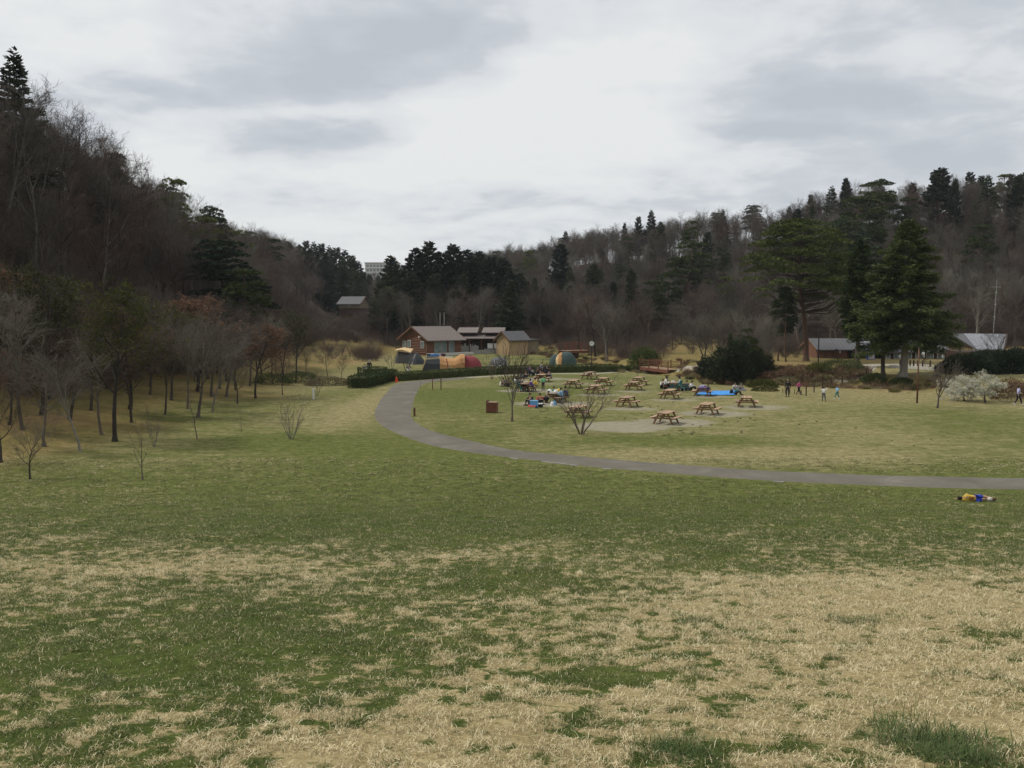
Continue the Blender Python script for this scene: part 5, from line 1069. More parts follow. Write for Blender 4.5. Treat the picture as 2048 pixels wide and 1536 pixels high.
# log house
d = 140.0; c = at(855, 707); c = atd(855, d); rzh = R(38); t = thing('log_house', 'brown log house with a grey-brown gable roof behind the tents', 'house', (0, 0, 0), rzh)
Wd_, Ln = 7.9, 6.3; ctr = Vector((c.x, d, c.z)) + Matrix.Rotation(rzh, 3, 'Z') @ Vector((Ln / 2, Wd_ / 2, 0)); zb = ztop(d, 705); t.location = (ctr.x, ctr.y, zb)
gable_house(t, Wd_, Ln, 2.15, 3.95, .8, M['log_wall'], M['roof_brown'], .6)
for k in range(9):      # logs standing proud of the walls
    z_ = -.1 + k * .26
    for s in (-1,): MB().tube((-Ln / 2 - .2, s * Wd_ / 2, z_), (Ln / 2 + .1, s * Wd_ / 2, z_), .115, k=6).build('log', M['log_wall'], t)
    MB().tube((-Ln / 2, -Wd_ / 2 - .2, z_), (-Ln / 2, Wd_ / 2, z_), .115, k=6).build('log', M['log_wall'], t)
for k, (x, w_) in enumerate(((-1.4, 1.1), (-.2, 1.1), (1.3, 1.0))): MB().box(x - w_ / 2, x + w_ / 2, -Wd_ / 2 - .18, -Wd_ / 2 - .12, -.1, 2.0).build('glass_door', M['window'], t); MB().box(x - w_ / 2 - .06, x - w_ / 2, -Wd_ / 2 - .2, -Wd_ / 2 - .12, -.1, 2.05).build('door_frame', M['concrete'], t)
for yy, zz in ((-2.6, 1.2), (1.4, 1.25), (2.9, 1.1)): window(t, -Ln / 2 - .14, yy, zz, 1.0, 1.15, R(-90))
MB().box(-.14, .14, -.14, .14, 0, .3).build('lamp', M['white'], t).location = (-Ln / 2 - .3, -2.0, 2.3)
for k in range(2): MB().tube((1.8 + k * .8, 0, 4.2), (1.8 + k * .8, 0, 6.3), .035, k=5).build('flue_pipe', M['pale'], t)
MB().box(-Ln / 2 - .3, Ln / 2 + 1.6, -Wd_ / 2 - 1.5, -Wd_ / 2 - .25, -.5, -.12).build('terrace', M['pale'], t)
p = at(868, 709); q = atd(870, 131); q.z += .0; t = thing('boat_cover', 'blue tarpaulin heap in front of the log house', 'tarp', q); link('sheet', bushmesh('tarp_heap', 1.1, .5, .7, 900, .3, M['tarp_blue'], 2), t)
for px, m_, lab in ((857, 'white', 'white folding frame beside the blue tarpaulin heap'), (886, 'cl_red', 'reddish upright kite board by the log house')):
    q = atd(px, 131); t = thing('folding_rack' if px == 857 else 'kite_board', lab, 'rack' if px == 857 else 'board', q); MB().box(-.35, .35, -.03, .03, .75, .82).box(-.35, -.28, -.03, .03, 0, .82).box(.28, .35, -.03, .03, 0, .82).build('frame', M[m_], t); MB().box(-.28, .28, -.02, .02, .1, .74).build('panel', M['tent_dgrey'], t)
# roofed wash place with two raised roofs
d = 150.0; x0 = atd(913, d).x; x1 = atd(1012, d).x; zb = ztop(d, 706); t = thing('wash_place', 'open wooden wash place with two raised grey roofs beside the log house', 'pavilion', ((x0 + x1) / 2, d, zb), R(3)); Wp = x1 - x0
zt = lambda py: ztop(d, py) - zb
for k, (xa, xb) in enumerate(((-.5 * Wp, -.04 * Wp), (.0 * Wp, .5 * Wp))):
    za, zb_ = zt(656.5), zt(666); r = MB(); X = (xb - xa)
    r.add([(xa, -1.2, zb_), (xb - .35, -1.2, zb_), (xb, 1.6, za), (xa + .45, 1.6, za), (xa, -1.2, zb_ + .12), (xb - .35, -1.2, zb_ + .12), (xb, 1.6, za + .12), (xa + .45, 1.6, za + .12)], [(0, 1, 2, 3), (7, 6, 5, 4), (0, 4, 5, 1), (1, 5, 6, 2), (2, 6, 7, 3), (3, 7, 4, 0)])
    ro = r.build('raised_roof', M['roof_brown'], t); MB().bar((xb - .33, -1.25, zb_ - .02), (xb + .02, 1.6, za - .02), .06, .3).build('bargeboard', M['wood_dark'], ro)
MB().add([(-.5 * Wp, -2.6, zt(677)), (.5 * Wp, -2.6, zt(677)), (.5 * Wp, .2, zt(671)), (-.5 * Wp, .2, zt(671)), (-.5 * Wp, -2.6, zt(677) + .12), (.5 * Wp, -2.6, zt(677) + .12), (.5 * Wp, .2, zt(671) + .12), (-.5 * Wp, .2, zt(671) + .12)], [(0, 1, 2, 3), (7, 6, 5, 4), (0, 4, 5, 1), (1, 5, 6, 2), (2, 6, 7, 3), (3, 7, 4, 0)]).build('lower_roof', M['roof_brown'], t)
for k in range(9): x = -.48 * Wp + .96 * Wp * k / 8; MB().box(x - .05, x + .05, .2, .3, zt(672), zt(665)).build('post', M['wood_brown'], t)
for k in range(5): x = -.48 * Wp + .96 * Wp * k / 4; MB().box(x - .08, x + .08, -2.3, -2.14, -.6, zt(677)).build('post', M['wood_brown'], t)
MB().box(-.5 * Wp, .5 * Wp, 1.0, 1.2, -.6, zt(677)).build('back_wall', M['wood_dark'], t); MB().box(-.5 * Wp, .5 * Wp, .3, .4, zt(671), zt(664)).build('clerestory', M['wood_dark'], t)
MB().box(-.48 * Wp, -.06 * Wp, -2.0, -1.2, -.6, zt(691)).build('counter', M['concrete'], t); MB().box(.12 * Wp, .46 * Wp, -2.2, -1.2, zt(696), zt(686)).build('sink_unit', M['white'], t); MB().box(.05 * Wp, .46 * Wp, -2.1, -1.2, -.6, zt(697)).build('counter', M['concrete'], t)
for k in range(7): x = (-.44 + k * .05) * Wp; MB().box(x, x + .22, -1.9, -1.6, zt(691), zt(691) + .18 + .2 * (k % 3) * .6).build('container', M[('white', 'cl_grey', 'pale', 'cl_teal')[k % 4]], t)
for k in range(8): x = (-.2 + .065 * k) * Wp; MB().box(x, x + .5, -3.2, -3.1, -.6, zt(697) - .1).build('board', M['concrete'], t)
# tan shed
d = 143.0; c = atd(1018, d); zb = ztop(d, 705); rzs = R(-52); t = thing('tan_shed', 'small tan shed with its gable end facing the camp and a dark grey roof', 'shed', (0, 0, 0), R(38))
ctr = Vector((c.x, d, zb)) + Matrix.Rotation(R(38), 3, 'Z') @ Vector((1.9, 1.55, 0)); t.location = ctr
gable_house(t, 3.3, 3.9, 2.15, 3.3, .45, M['tan_wall'], M['roof_grey'], .35)
for k in range(10): MB().box(-1.95 - .03, -1.95, -1.6 + k * .33, -1.6 + k * .33 + .30, -.6, 2.1).build('board', M['tan_wall'], t)
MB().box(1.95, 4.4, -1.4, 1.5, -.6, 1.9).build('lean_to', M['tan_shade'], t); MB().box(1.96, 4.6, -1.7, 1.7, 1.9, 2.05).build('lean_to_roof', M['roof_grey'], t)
# wooden building on the right, with the vending machine
d = 112.0; xa, xb = atd(1638, d).x, atd(1768, d).x; zb = ztop(d, 727); zt = lambda py: ztop(d, py) - zb
t = thing('park_building', 'dark wooden park building with a low grey roof behind the big cedars', 'building', ((xa + xb) / 2, d + 3, zb), R(-2)); Wp = xb - xa
gable_house(t, 6.4, Wp, zt(697), zt(680), .7, M['log_wall'], M['roof_grey'], .3)
for k in range(6): MB().box(-.5 * Wp + .2 + k * .9, -.5 * Wp + 1.02 + k * .9, -3.26, -3.2, .6, zt(699)).build('board', M['log_wall'], t)
MB().box(-.02 * Wp, .5 * Wp, -3.5, -3.2, -.6, zt(697) - .3).build('opening_shade', M['dark'], t)  # solid box, its near-black colour stands in for shade inside the opening
for x in (-.25, .02, .3): MB().box(x * Wp - .1, x * Wp + .1, -4.3, -4.1, -.6, zt(697)).build('post', M['wood_dark'], t)
for px_ in (.0,): MB().box(-.17 * Wp, -.17 * Wp + .2, -3.4, -3.27, zt(706), zt(700)).build('lamp', M['white'], t)
g = MB().prism([(.18 * Wp, zt(684)), (.44 * Wp, zt(672)), (.70 * Wp, zt(684)), (.70 * Wp, zt(688)), (.44 * Wp, zt(677)), (.18 * Wp, zt(688))], -5.2, -3.0).build('entrance_gable', M['roof_metal'], t)
MB().prism([(.22 * Wp, zt(688)), (.44 * Wp, zt(678)), (.66 * Wp, zt(688)), (.66 * Wp, zt(694)), (.22 * Wp, zt(694))], -4.9, -4.8).build('gable_infill', M['wood_dark'], t)
vm = atd(1743.5, 108.5); zb2 = ztop(108.5, 729); t = thing('vending_machine', 'blue vending machine with lit white drink shelves between the cedars', 'vending machine', (vm.x, 108.5, zb2)); hv = ztop(108.5, 706) - zb2
MB().box(-.42, .42, -.35, .35, 0, hv).build('cabinet', M['vend_blue'], t); pn = MB().box(-.36, .36, -.37, -.352, hv * .50, hv * .94).build('display_window', M['white'], t)
for k in range(3): MB().box(-.34, .34, -.38, -.371, hv * (.53 + k * .13), hv * (.555 + k * .13)).build('shelf', M['cl_grey'], pn)
for k in range(18): MB().box(-.31 + (k % 6) * .11, -.25 + (k % 6) * .11, -.385, -.372, hv * (.56 + (k // 6) * .13), hv * (.635 + (k // 6) * .13)).build('can', M[('cl_blue', 'cl_red', 'pale', 'cl_green', 'cl_grey', 'cl_yellow')[(k * 5) % 6]], pn)
MB().box(-.25, .1, -.375, -.352, hv * .12, hv * .22).build('outlet', M['dark'], t); MB().box(-.3, -.05, -.37, -.352, hv * .36, hv * .42).build('logo_patch', M['white'], t)
# long dark building behind the cedars to the right
d = 110.0; xa, xb = atd(1772, d).x, atd(1905, d).x; zb = ztop(d, 730); t = thing('park_building', 'long low dark building mostly hidden behind the huge cedar', 'building', ((xa + xb) / 2, d + 4, zb)); Wp = xb - xa; zt = lambda py: ztop(d, py) - zb
gable_house(t, 6, Wp, zt(702), zt(684), .7, M['wood_dark'], M['roof_grey'], .4)
for k in range(6): window(t, -.42 * Wp + k * .165 * Wp, -3.05, 1.2, .9, 1.0, 0)
for x in (-.25, .12, .40): MB().box(x * Wp, x * Wp + .22, -3.4, -3.1, zt(716), zt(710)).build('lamp', M['white'], t)
# building under the metal roof at the right edge
d = 95.0; t = thing('park_building', 'building under a pale blue-grey seamed metal roof at the right edge', 'building', (atd(1990, d).x, d, ztop(d, 740))); zb = ztop(d, 740); zt = lambda py: ztop(d, py) - zb; X = lambda px: atd(px, d).x - atd(1990, d).x
MB().box(X(1950), X(2120), .8, 6, -.5, zt(705)).build('wall', M['wood_dark'], t)
vs = [(X(1948), -1, zt(700)), (X(2000), -1, zt(700)), (X(2046) * 1.0, 3.0, zt(672) + .02), (X(1958), 3.0, zt(671) + .02)]
r = MB().add([v for v in vs] + [(v[0], v[1], v[2] + .12) for v in vs], [(0, 1, 2, 3), (7, 6, 5, 4), (0, 4, 5, 1), (1, 5, 6, 2), (2, 6, 7, 3), (3, 7, 4, 0)]); ro = r.build('roof', M['roof_metal'], t)
for k in range(17):
    f = k / 16; a = Vector(vs[0]).lerp(Vector(vs[1]), f) + Vector((0, 0, .13)); b = Vector(vs[3]).lerp(Vector(vs[2]), f) + Vector((0, 0, .13)); MB().bar(a, b, .05, .05).build('roof_seam', M['roof_metal'], ro)
vs = [(X(1948) - .03, -1, zt(700)), (X(1958) - .03, 3, zt(671)), (X(1932), 3, zt(671))]
MB().add(vs + [(v[0], v[1], v[2] + .12) for v in vs], [(0, 1, 2), (5, 4, 3), (0, 3, 4, 1), (1, 4, 5, 2), (2, 5, 3, 0)]).build('hip_roof', M['roof_grey'], t)
MB().bar((X(2001), -1.02, zt(700)), (X(2048), 3.0, zt(671)), .12, .4).build('bargeboard', M['wood_dark'], t)
# far house and apartment block
d = 245.0; p = atd(708, d); zb = ztop(d, 612); t = thing('far_house', 'far small house with a pale grey roof in the valley gap', 'house', (p.x, d, zb), R(-20)); gable_house(t, 5, 6.5, .8, 2.5, .6, M['tan_shade'], M['roof_grey'], .5); window(t, 0, -2.6, .3, 1, .8); MB().box(-3.2, 3.2, -2.4, 2.4, -6, -.6).build('plinth', M['wood_dark'], t)
d = 620.0; xa, xb = atd(731, d).x, atd(798, d).x; zb = ztop(d, 560); zt = lambda py: ztop(d, py) - zb; t = thing('apartment_block', 'distant pale apartment block with rows of dark windows in the gap between the hills', 'apartment block', ((xa + xb) / 2, d, zb)); Wp = xb - xa
MB().box(-Wp / 2, Wp / 2, 0, 10, -20, zt(526)).build('wall', M['pale'], t); MB().box(-Wp / 2 - .4, Wp / 2 + .4, -.6, 10.4, zt(526), zt(525)).build('roof', M['roof_grey'], t); MB().box(Wp * .22, Wp * .36, 1, 6, zt(525), zt(521)).build('roof_housing', M['tarp_blue'], t)
for rr in range(3):
    z0 = zt(531.5 + rr * 9)
    for k in range(9): x = -Wp / 2 + 1 + k * (Wp - 2) / 9; MB().box(x, x + (Wp - 2) / 9 - .7, -.12, -.02, z0 - 1.0, z0 + .7).build('window', M['window'], t)
    MB().box(-Wp / 2, Wp / 2, -.9, -.1, z0 - 1.7, z0 - 1.1).build('balcony', M['white'], t)
# pale field strip in the gap, shown by a raised tan beam on posts
p = atd(730, 200); fs = thing('field_strip', 'raised pale beam standing in for the far field strip in the valley gap', 'rail', (p.x, 200, ztop(200, 635))); MB().box(-4.5, 3.8, -.1, .1, 0, .35).build('beam', M['brush_tan'], fs)
for k in range(5): MB().box(-4.2 + k * 1.9, -4.05 + k * 1.9, -.05, .05, -1.5, 0).build('post', M['wood_brown'], fs)

# ================================================================== TENTS AND CAMP GEAR
def loft(rings, closed=True):
    mb = MB(); k = len(rings[0]); o = 0
    for r in rings: mb.v += [tuple(p) for p in r]
    for j in range(len(rings) - 1):
        for i in range(k - 1 + (1 if closed else 0)): a = j * k + i; b = j * k + (i + 1) % k; mb.f.append((a, b, b + k, a + k))
    return mb
def dome(rx, ry, h, k=20, n=7, p=2.2):
    rings = []
    for j in range(n + 1):
        a = j / n * math.pi / 2; s = math.cos(a) ** .85; rings.append([(math.copysign(abs(math.cos(q)) ** (2 / p), math.cos(q)) * rx * s, math.copysign(abs(math.sin(q)) ** (2 / p), math.sin(q)) * ry * s, h * math.sin(a)) for q in [i / k * 6.283 for i in range(k)]])
    return loft(rings)
# orange tunnel shelter + maroon dome
p = atd(893, 104); p.z = float(H(p.x, 104)); t = thing('tunnel_tent', 'long orange tunnel tent with a shelter end coloured dark like its shaded opening behind the hedge', 'tent', p, R(3)); zt = lambda py: ztop(104, py) - p.z
X = lambda px: (px - 893) / FPX * 104
prof = [(X(843), .05, 1.3), (X(853), zt(712), 1.5), (X(880), zt(711), 1.6), (X(893), zt(716), 1.6), (X(908), zt(716), 1.55), (X(921), zt(708), 1.5), (X(929), zt(709), 1.45)]
def arch(x, h, w, n=9): return [(x, -w * math.cos(i / (n - 1) * math.pi), max(h, .05) * math.sin(i / (n - 1) * math.pi) ** .7) for i in range(n)]
loft([arch(*q) for q in prof[2:]], False).build('canopy', M['tent_orange'], t)
loft([arch(*q) for q in prof[:3]], False).build('porch_shade', M['tent_dgrey'], t)  # closed shell; dark grey paints the shade inside the open shelter end
for a, b in ((0, 1), (1, 2)): MB().bar((prof[a][0], -prof[a][2] * .98, 0 if a == 0 else prof[a][1] * .85), (prof[b][0], -prof[b][2] * .9, prof[b][1] * .9), .16, .1).build('porch_frame', M['tent_tan'], t)
MB().bar((prof[2][0] + .05, -1.62, .05), (prof[2][0], -.9, prof[2][1]), .22, .08).build('porch_frame', M['tent_tan'], t)
MB().prism([(X(893), .05), (X(899), .95), (X(905), .05)], -1.72, -1.62).build('door_flap', M['tent_tan'], t); MB().prism([(X(896), .1), (X(899), .7), (X(902), .1)], -1.74, -1.725).build('vent', M['tent_dgrey'], t)
for (a, b) in ((893, 898), (921, 934)): MB().bar((X(a), -1.6, zt(716)), (X(b), -1.66, .05), .1, .04).build('seam', M['tent_red'], t)
p2 = atd(937, 105); t = thing('dome_tent', 'maroon dome tent at the right end of the orange tunnel tent', 'tent', p2, R(5)); dome(1.65, 1.5, ztop(105, 711) - p2.z).build('canopy', M['tent_red'], t, True)
MB().prism([(-1.75, .02), (-.95, 1.75), (-.6, .1)], -1.5, -1.35).build('door_flap', M['tent_orange'], t); MB().bar((-1.0, -1.45, 1.85), (-.8, -1.45, 0), .07, .05).build('pole', M['cl_red'], t); MB().box(-.5, 1.7, -1.62, -1.5, 0, .25).build('mud_skirt', M['tent_tan'], t)
# grey tents by the house with tan tarp
p = atd(812, 121); t = thing('shelter_tent', 'dark grey shelter tent with a tan sheet thrown over it, by the log house', 'tent', p); zt = lambda py: ztop(121, py) - p.z; X = lambda px: (px - 812) / FPX * 121
loft([arch(X(792), .9, 1.2), arch(X(797), zt(700), 1.5), arch(X(818), zt(701), 1.5), arch(X(824), zt(705), 1.3)], False).build('canopy', M['tent_grey'], t)
r = MB(); vs = [(X(791), -1.6, zt(700)), (X(806), -1.7, zt(698)), (X(823), -1.7, zt(704)), (X(824), 1.2, zt(698)), (X(806), 1.2, zt(695)), (X(792), 1.2, zt(698))]; r.add(vs + [(a, b, c - .05) for a, b, c in vs], [(0, 1, 2, 3, 4, 5), (11, 10, 9, 8, 7, 6)]); r.build('tan_sheet', M['tent_tan'], t)
p = atd(832, 118); t = thing('dome_tent', 'small nearly black pointed tent right of the grey shelter tent', 'tent', p); loft([[(math.cos(q) * r_, math.sin(q) * r_, z_) for q in [i / 8 * 6.283 for i in range(8)]] for r_, z_ in ((1.25, 0), (1.0, .55), (.55, 1.15), (.04, 1.6))]).build('canopy', M['tent_dgrey'], t)
MB().bar((-.5, -1.05, 0), (-.1, -.5, 1.3), .05, .05).build('pole', M['steel'], t)
# grey-white low tent with gear
p = atd(995, 109); t = thing('low_tent', 'low grey and silver tent with gear heaped round it behind the hedge', 'tent', p); zt = lambda py: ztop(109, py) - p.z; X = lambda px: (px - 995) / FPX * 109
loft([arch(X(975), .1, .8), arch(X(985), zt(716), 1.2), arch(X(1000), zt(713), 1.3), arch(X(1012), zt(718), 1.0), arch(X(1017), .2, .6)], False).build('canopy', M['tent_grey'], t)
for k in range(5): MB().bar((X(988 + k * 6), -1.2, zt(718 + (k % 2) * 4)), (X(992 + k * 6), -1.25, .25 * (k % 3)), .12, .05).build('silver_strip', M['silver'], t)
gear_c = ['white', 'cl_grey', 'tent_tan', 'cl_navy', 'white', 'cl_khaki', 'silver']
for k in range(7):
    q = atd(968 + k * 8, 106.5); g_ = thing('gear_bag', 'heap of %s camping gear beside the low grey tent' % ('pale', 'dull grey', 'tan', 'navy', 'white', 'khaki', 'silver')[k], 'bag', q, rng.random()); dome(.35 + .1 * rng.random(), .25, .3 + .25 * rng.random(), 10, 4).build('sack', M[gear_c[k]], g_, True)
# dark green dome with orange band
p = atd(1132, 111); t = thing('dome_tent', 'dark green dome tent with an orange and cream band on the camping lawn', 'tent', p, R(-6)); hh = ztop(111, 703) - p.z; dome(1.42, 1.2, hh).build('canopy', M['tent_green'], t, True)
dm = dome(1.46, 1.24, hh + .04, 40, 9); b1 = MB(); 
for f_ in dm.f:
    x_ = sum(dm.v[i][0] for i in f_) / 4; y_ = sum(dm.v[i][1] for i in f_) / 4
    if -.95 < x_ < -.5 and y_ < .4: b1.add([dm.v[i] for i in f_], [(0, 1, 2, 3)])
b1.build('orange_band', M['tent_orange'], t); b2 = MB()
for f_ in dm.f:
    x_ = sum(dm.v[i][0] for i in f_) / 4; y_ = sum(dm.v[i][1] for i in f_) / 4
    if -1.2 < x_ < -.9 and y_ < .3: b2.add([dm.v[i] for i in f_], [(0, 1, 2, 3)])
b2.build('cream_band', M['tent_tan'], t)
p = atd(1112, 113); t = thing('dome_tent', 'small dark green porch tent left of the banded dome tent', 'tent', p); dome(.9, .9, ztop(113, 708) - p.z, 14, 5).build('canopy', M['tent_green'], t, True); MB().box(-.7, .7, -1.0, -.85, 0, .3).build('mud_skirt', M['dark'], t)
def simple_table(px, py, w, dpt, h, top, leg, name, label, cat='table'):
    p = at(px, py); t = thing(name, label, cat, p, rng.uniform(-.2, .2)); MB().box(-w / 2, w / 2, -dpt / 2, dpt / 2, h - .04, h).build('tabletop', M[top], t)
    for sx in (-1, 1):
        for sy in (-1, 1): MB().box(sx * (w / 2 - .05) - .025, sx * (w / 2 - .05) + .025, sy * (dpt / 2 - .05) - .025, sy * (dpt / 2 - .05) + .025, 0, h - .04).build('leg', M[leg], t)
    return t
simple_table(895, 724, 1.6, .7, .7, 'white', 'steel', 'camp_table', 'white folding camp table on the grass before the log house')
simple_table(1026, 717, 2.4, .5, .45, 'wood_red', 'wood_dark', 'bench', 'long low red-brown bench behind the low grey tent', 'bench')
simple_table(1095, 727, 1.4, .7, .6, 'wood_dark', 'wood_dark', 'camp_table', 'low dark camp table left of the green dome tent')
q = at(1380, 703); t = thing('picnic_table', 'orange-yellow wooden picnic table on the far slope beyond the footbridge', 'picnic table', atd(1380, 150), R(60)); t.location.z = ztop(150, 702); 
for k in range(5): link('tabletop_plank', TM['plank'], t, M['tent_tan'], ((k - 2) * .15, 0, 0))
for x in (-.76, -.61, .61, .76): link('seat_plank', TM['seat'], t, M['tent_tan'], (x, 0, 0))
for y in (-.58, .58): link('leg', TM['leg'], t, M['tent_orange'], (0, y, 0)); link('leg', TM['leg2'], t, M['tent_orange'], (0, y, 0)); link('seat_beam', TM['cross'], t, M['tent_orange'], (0, y + .052, 0))
def sheet(px0, px1, py0, py1, mat, name, label, cat, lift=.03):
    c = [at(px0, py1), at(px1, py1), at(px1 - (px1 - px0) * .03, py0), at(px0 + (px1 - px0) * .04, py0)]; o0 = (c[0] + c[2]) / 2; V = []; n = 12
    for j in range(n + 1):
        for i in range(n + 1):
            a = c[0].lerp(c[1], i / n); b = c[3].lerp(c[2], i / n); q = a.lerp(b, j / n); V.append((q.x - o0.x, q.y - o0.y, float(H(q.x, q.y)) - float(H(o0.x, o0.y)) + lift + .05 * rng.random()))
    id_ = np.arange((n + 1) ** 2).reshape(n + 1, n + 1); F = np.stack([id_[:-1, :-1], id_[:-1, 1:], id_[1:, 1:], id_[1:, :-1]], -1).reshape(-1, 4)
    o = link(name, mesh_np(name, V, F, mat)); o.location = (o0.x, o0.y, float(H(o0.x, o0.y))); tag(o, label, cat); s_ = o.modifiers.new('thick', 'SOLIDIFY'); s_.thickness = .012; return o
sheet(1392, 1472, 782.5, 791, M['tarp_blue'], 'tarp', 'long bright blue tarpaulin spread on the grass right of the draped table', 'tarp')
sheet(1462, 1492, 778, 782, M['cl_grey'], 'picnic_mat', 'grey-purple mat behind the right end of the blue tarpaulin', 'mat')
sheet(1056, 1074, 811, 815, M['cl_red'], 'picnic_mat', 'red and white mat on the ground before the nearest group', 'mat')
def boxy(px, py, w, d_, h, mat, name, label, cat, lid=None):
    p = at(px, py); t = thing(name, label, cat, p, rng.uniform(-.5, .5)); MB().box(-w / 2, w / 2, -d_ / 2, d_ / 2, 0, h * .82).build('body', M[mat], t); MB().box(-w / 2 - .015, w / 2 + .015, -d_ / 2 - .015, d_ / 2 + .015, h * .82, h).build('lid', M[lid or 'white'], t); return t
boxy(1068, 812, .55, .35, .42, 'cool_blue', 'cooler_box', 'light blue cooler box on the red and white mat', 'cooler', 'cl_lblue')
boxy(1081, 815, .3, .25, .3, 'cl_black', 'carrier_box', 'black box with a white lid beside the cooler box', 'box')
for px, py, m_, lab, s_ in ((1104, 812, 'white', 'white plastic bag standing left under the nearest crowded table', .33), (1109, 811, 'cl_lblue', 'pale blue plastic bag standing by the nearest crowded table', .33), (1124, 804, 'pale', 'cream bag against the right bench of the nearest crowded table', .35),
                       (1002, 771, 'white', 'white bag left of the teal group', .35), (1050, 757, 'white', 'white bag beside the group at the hedge', .35), (1396, 788, 'white', 'white bag at the left end of the blue tarpaulin', .4), (1012, 769, 'cl_black', 'black bag left of the teal group', .45), (1043, 757, 'cl_grey', 'grey bag left of the group at the hedge', .5), (1073, 817, 'cl_navy', 'small navy bag in front of the mat', .2),
                       (1463, 788, 'cl_black', 'black bag at the right end of the blue tarpaulin', .4)):
    p = at(px, py); t = thing('bag', lab, 'bag', p, rng.random() * 3); dome(s_ * .55, s_ * .4, s_, 10, 5).build('sack', M[m_], t, True); MB().tube((-s_ * .15, 0, s_ * .95), (s_ * .15, 0, s_ * 1.15), .012, k=4).build('handle', M[m_], t)
# food and bags on tables
def ontable(ti, items):
    c, rz = TPOS[ti]; Mx = Matrix.Rotation(rz, 3, 'Z')
    for (x, y, w, h, m_, nm, lab, cat) in items:
        q = c + Mx @ Vector((x, y, 0)); q.z = c.z + .736; t = thing(nm, lab, cat, q, rng.random())
        if nm == 'bag': dome(w, w * .8, h, 10, 5).build('sack', M[m_], t, True); MB().box(-w * .2, w * .2, -.01, .01, h * .95, h * 1.1).build('knot', M[m_], t)
        elif nm == 'cloth': MB().box(-w, w, -h, h, .003, .02).box(-w, w, -h - .02, -h, -.18, .02).build('sheet', M[m_], t); MB().box(-w * .5, w * .3, -h * .5, h * .4, .021, .12).build('fold', M['cl_lilac'], t)
        else: MB().lathe([(0, 0), (w, 0), (w * 1.2, h), (0, h)], 8).build('bowl', M[m_], t)
ontable(14, [(-.2, -.5, .22, .3, 'white', 'bag', 'white plastic bag on the near end of the crowded table', 'bag'), (.1, -.1, .2, .26, 'white', 'bag', 'white bundle in the middle of the crowded table', 'bag'), (.05, .3, .16, .3, 'cl_yellow', 'bag', 'yellow bag on the crowded table', 'bag'), (-.1, .6, .22, .3, 'pale', 'bag', 'cream bag at the far end of the crowded table', 'bag'), (.25, -.6, .14, .12, 'white', 'bowl', 'white bowl on the crowded table', 'bowl')])
ontable(13, [(0, -.3, .18, .14, 'pale', 'bowl', 'cream food tray on the teal group table, near end', 'tray'), (-.1, .2, .2, .16, 'tent_tan', 'bowl', 'tan food tray on the teal group table, far end', 'tray'), (.2, .5, .12, .3, 'white', 'bag', 'white bag on the teal group table', 'bag')])
ontable(7, [(0, -.4, .34, .3, 'cl_purple', 'cloth', 'dark purple cloth on the near end of the draped table', 'cloth'), (0, .4, .34, .3, 'cl_navy', 'cloth', 'navy cloth on the far end of the draped table', 'cloth')])
ontable(15, [(0, -.3, .15, .1, 'white', 'bowl', 'white plate on the table crowded with people in white', 'plate'), (0, .3, .15, .12, 'pale', 'bowl', 'cream box on the table crowded with people in white', 'box')])

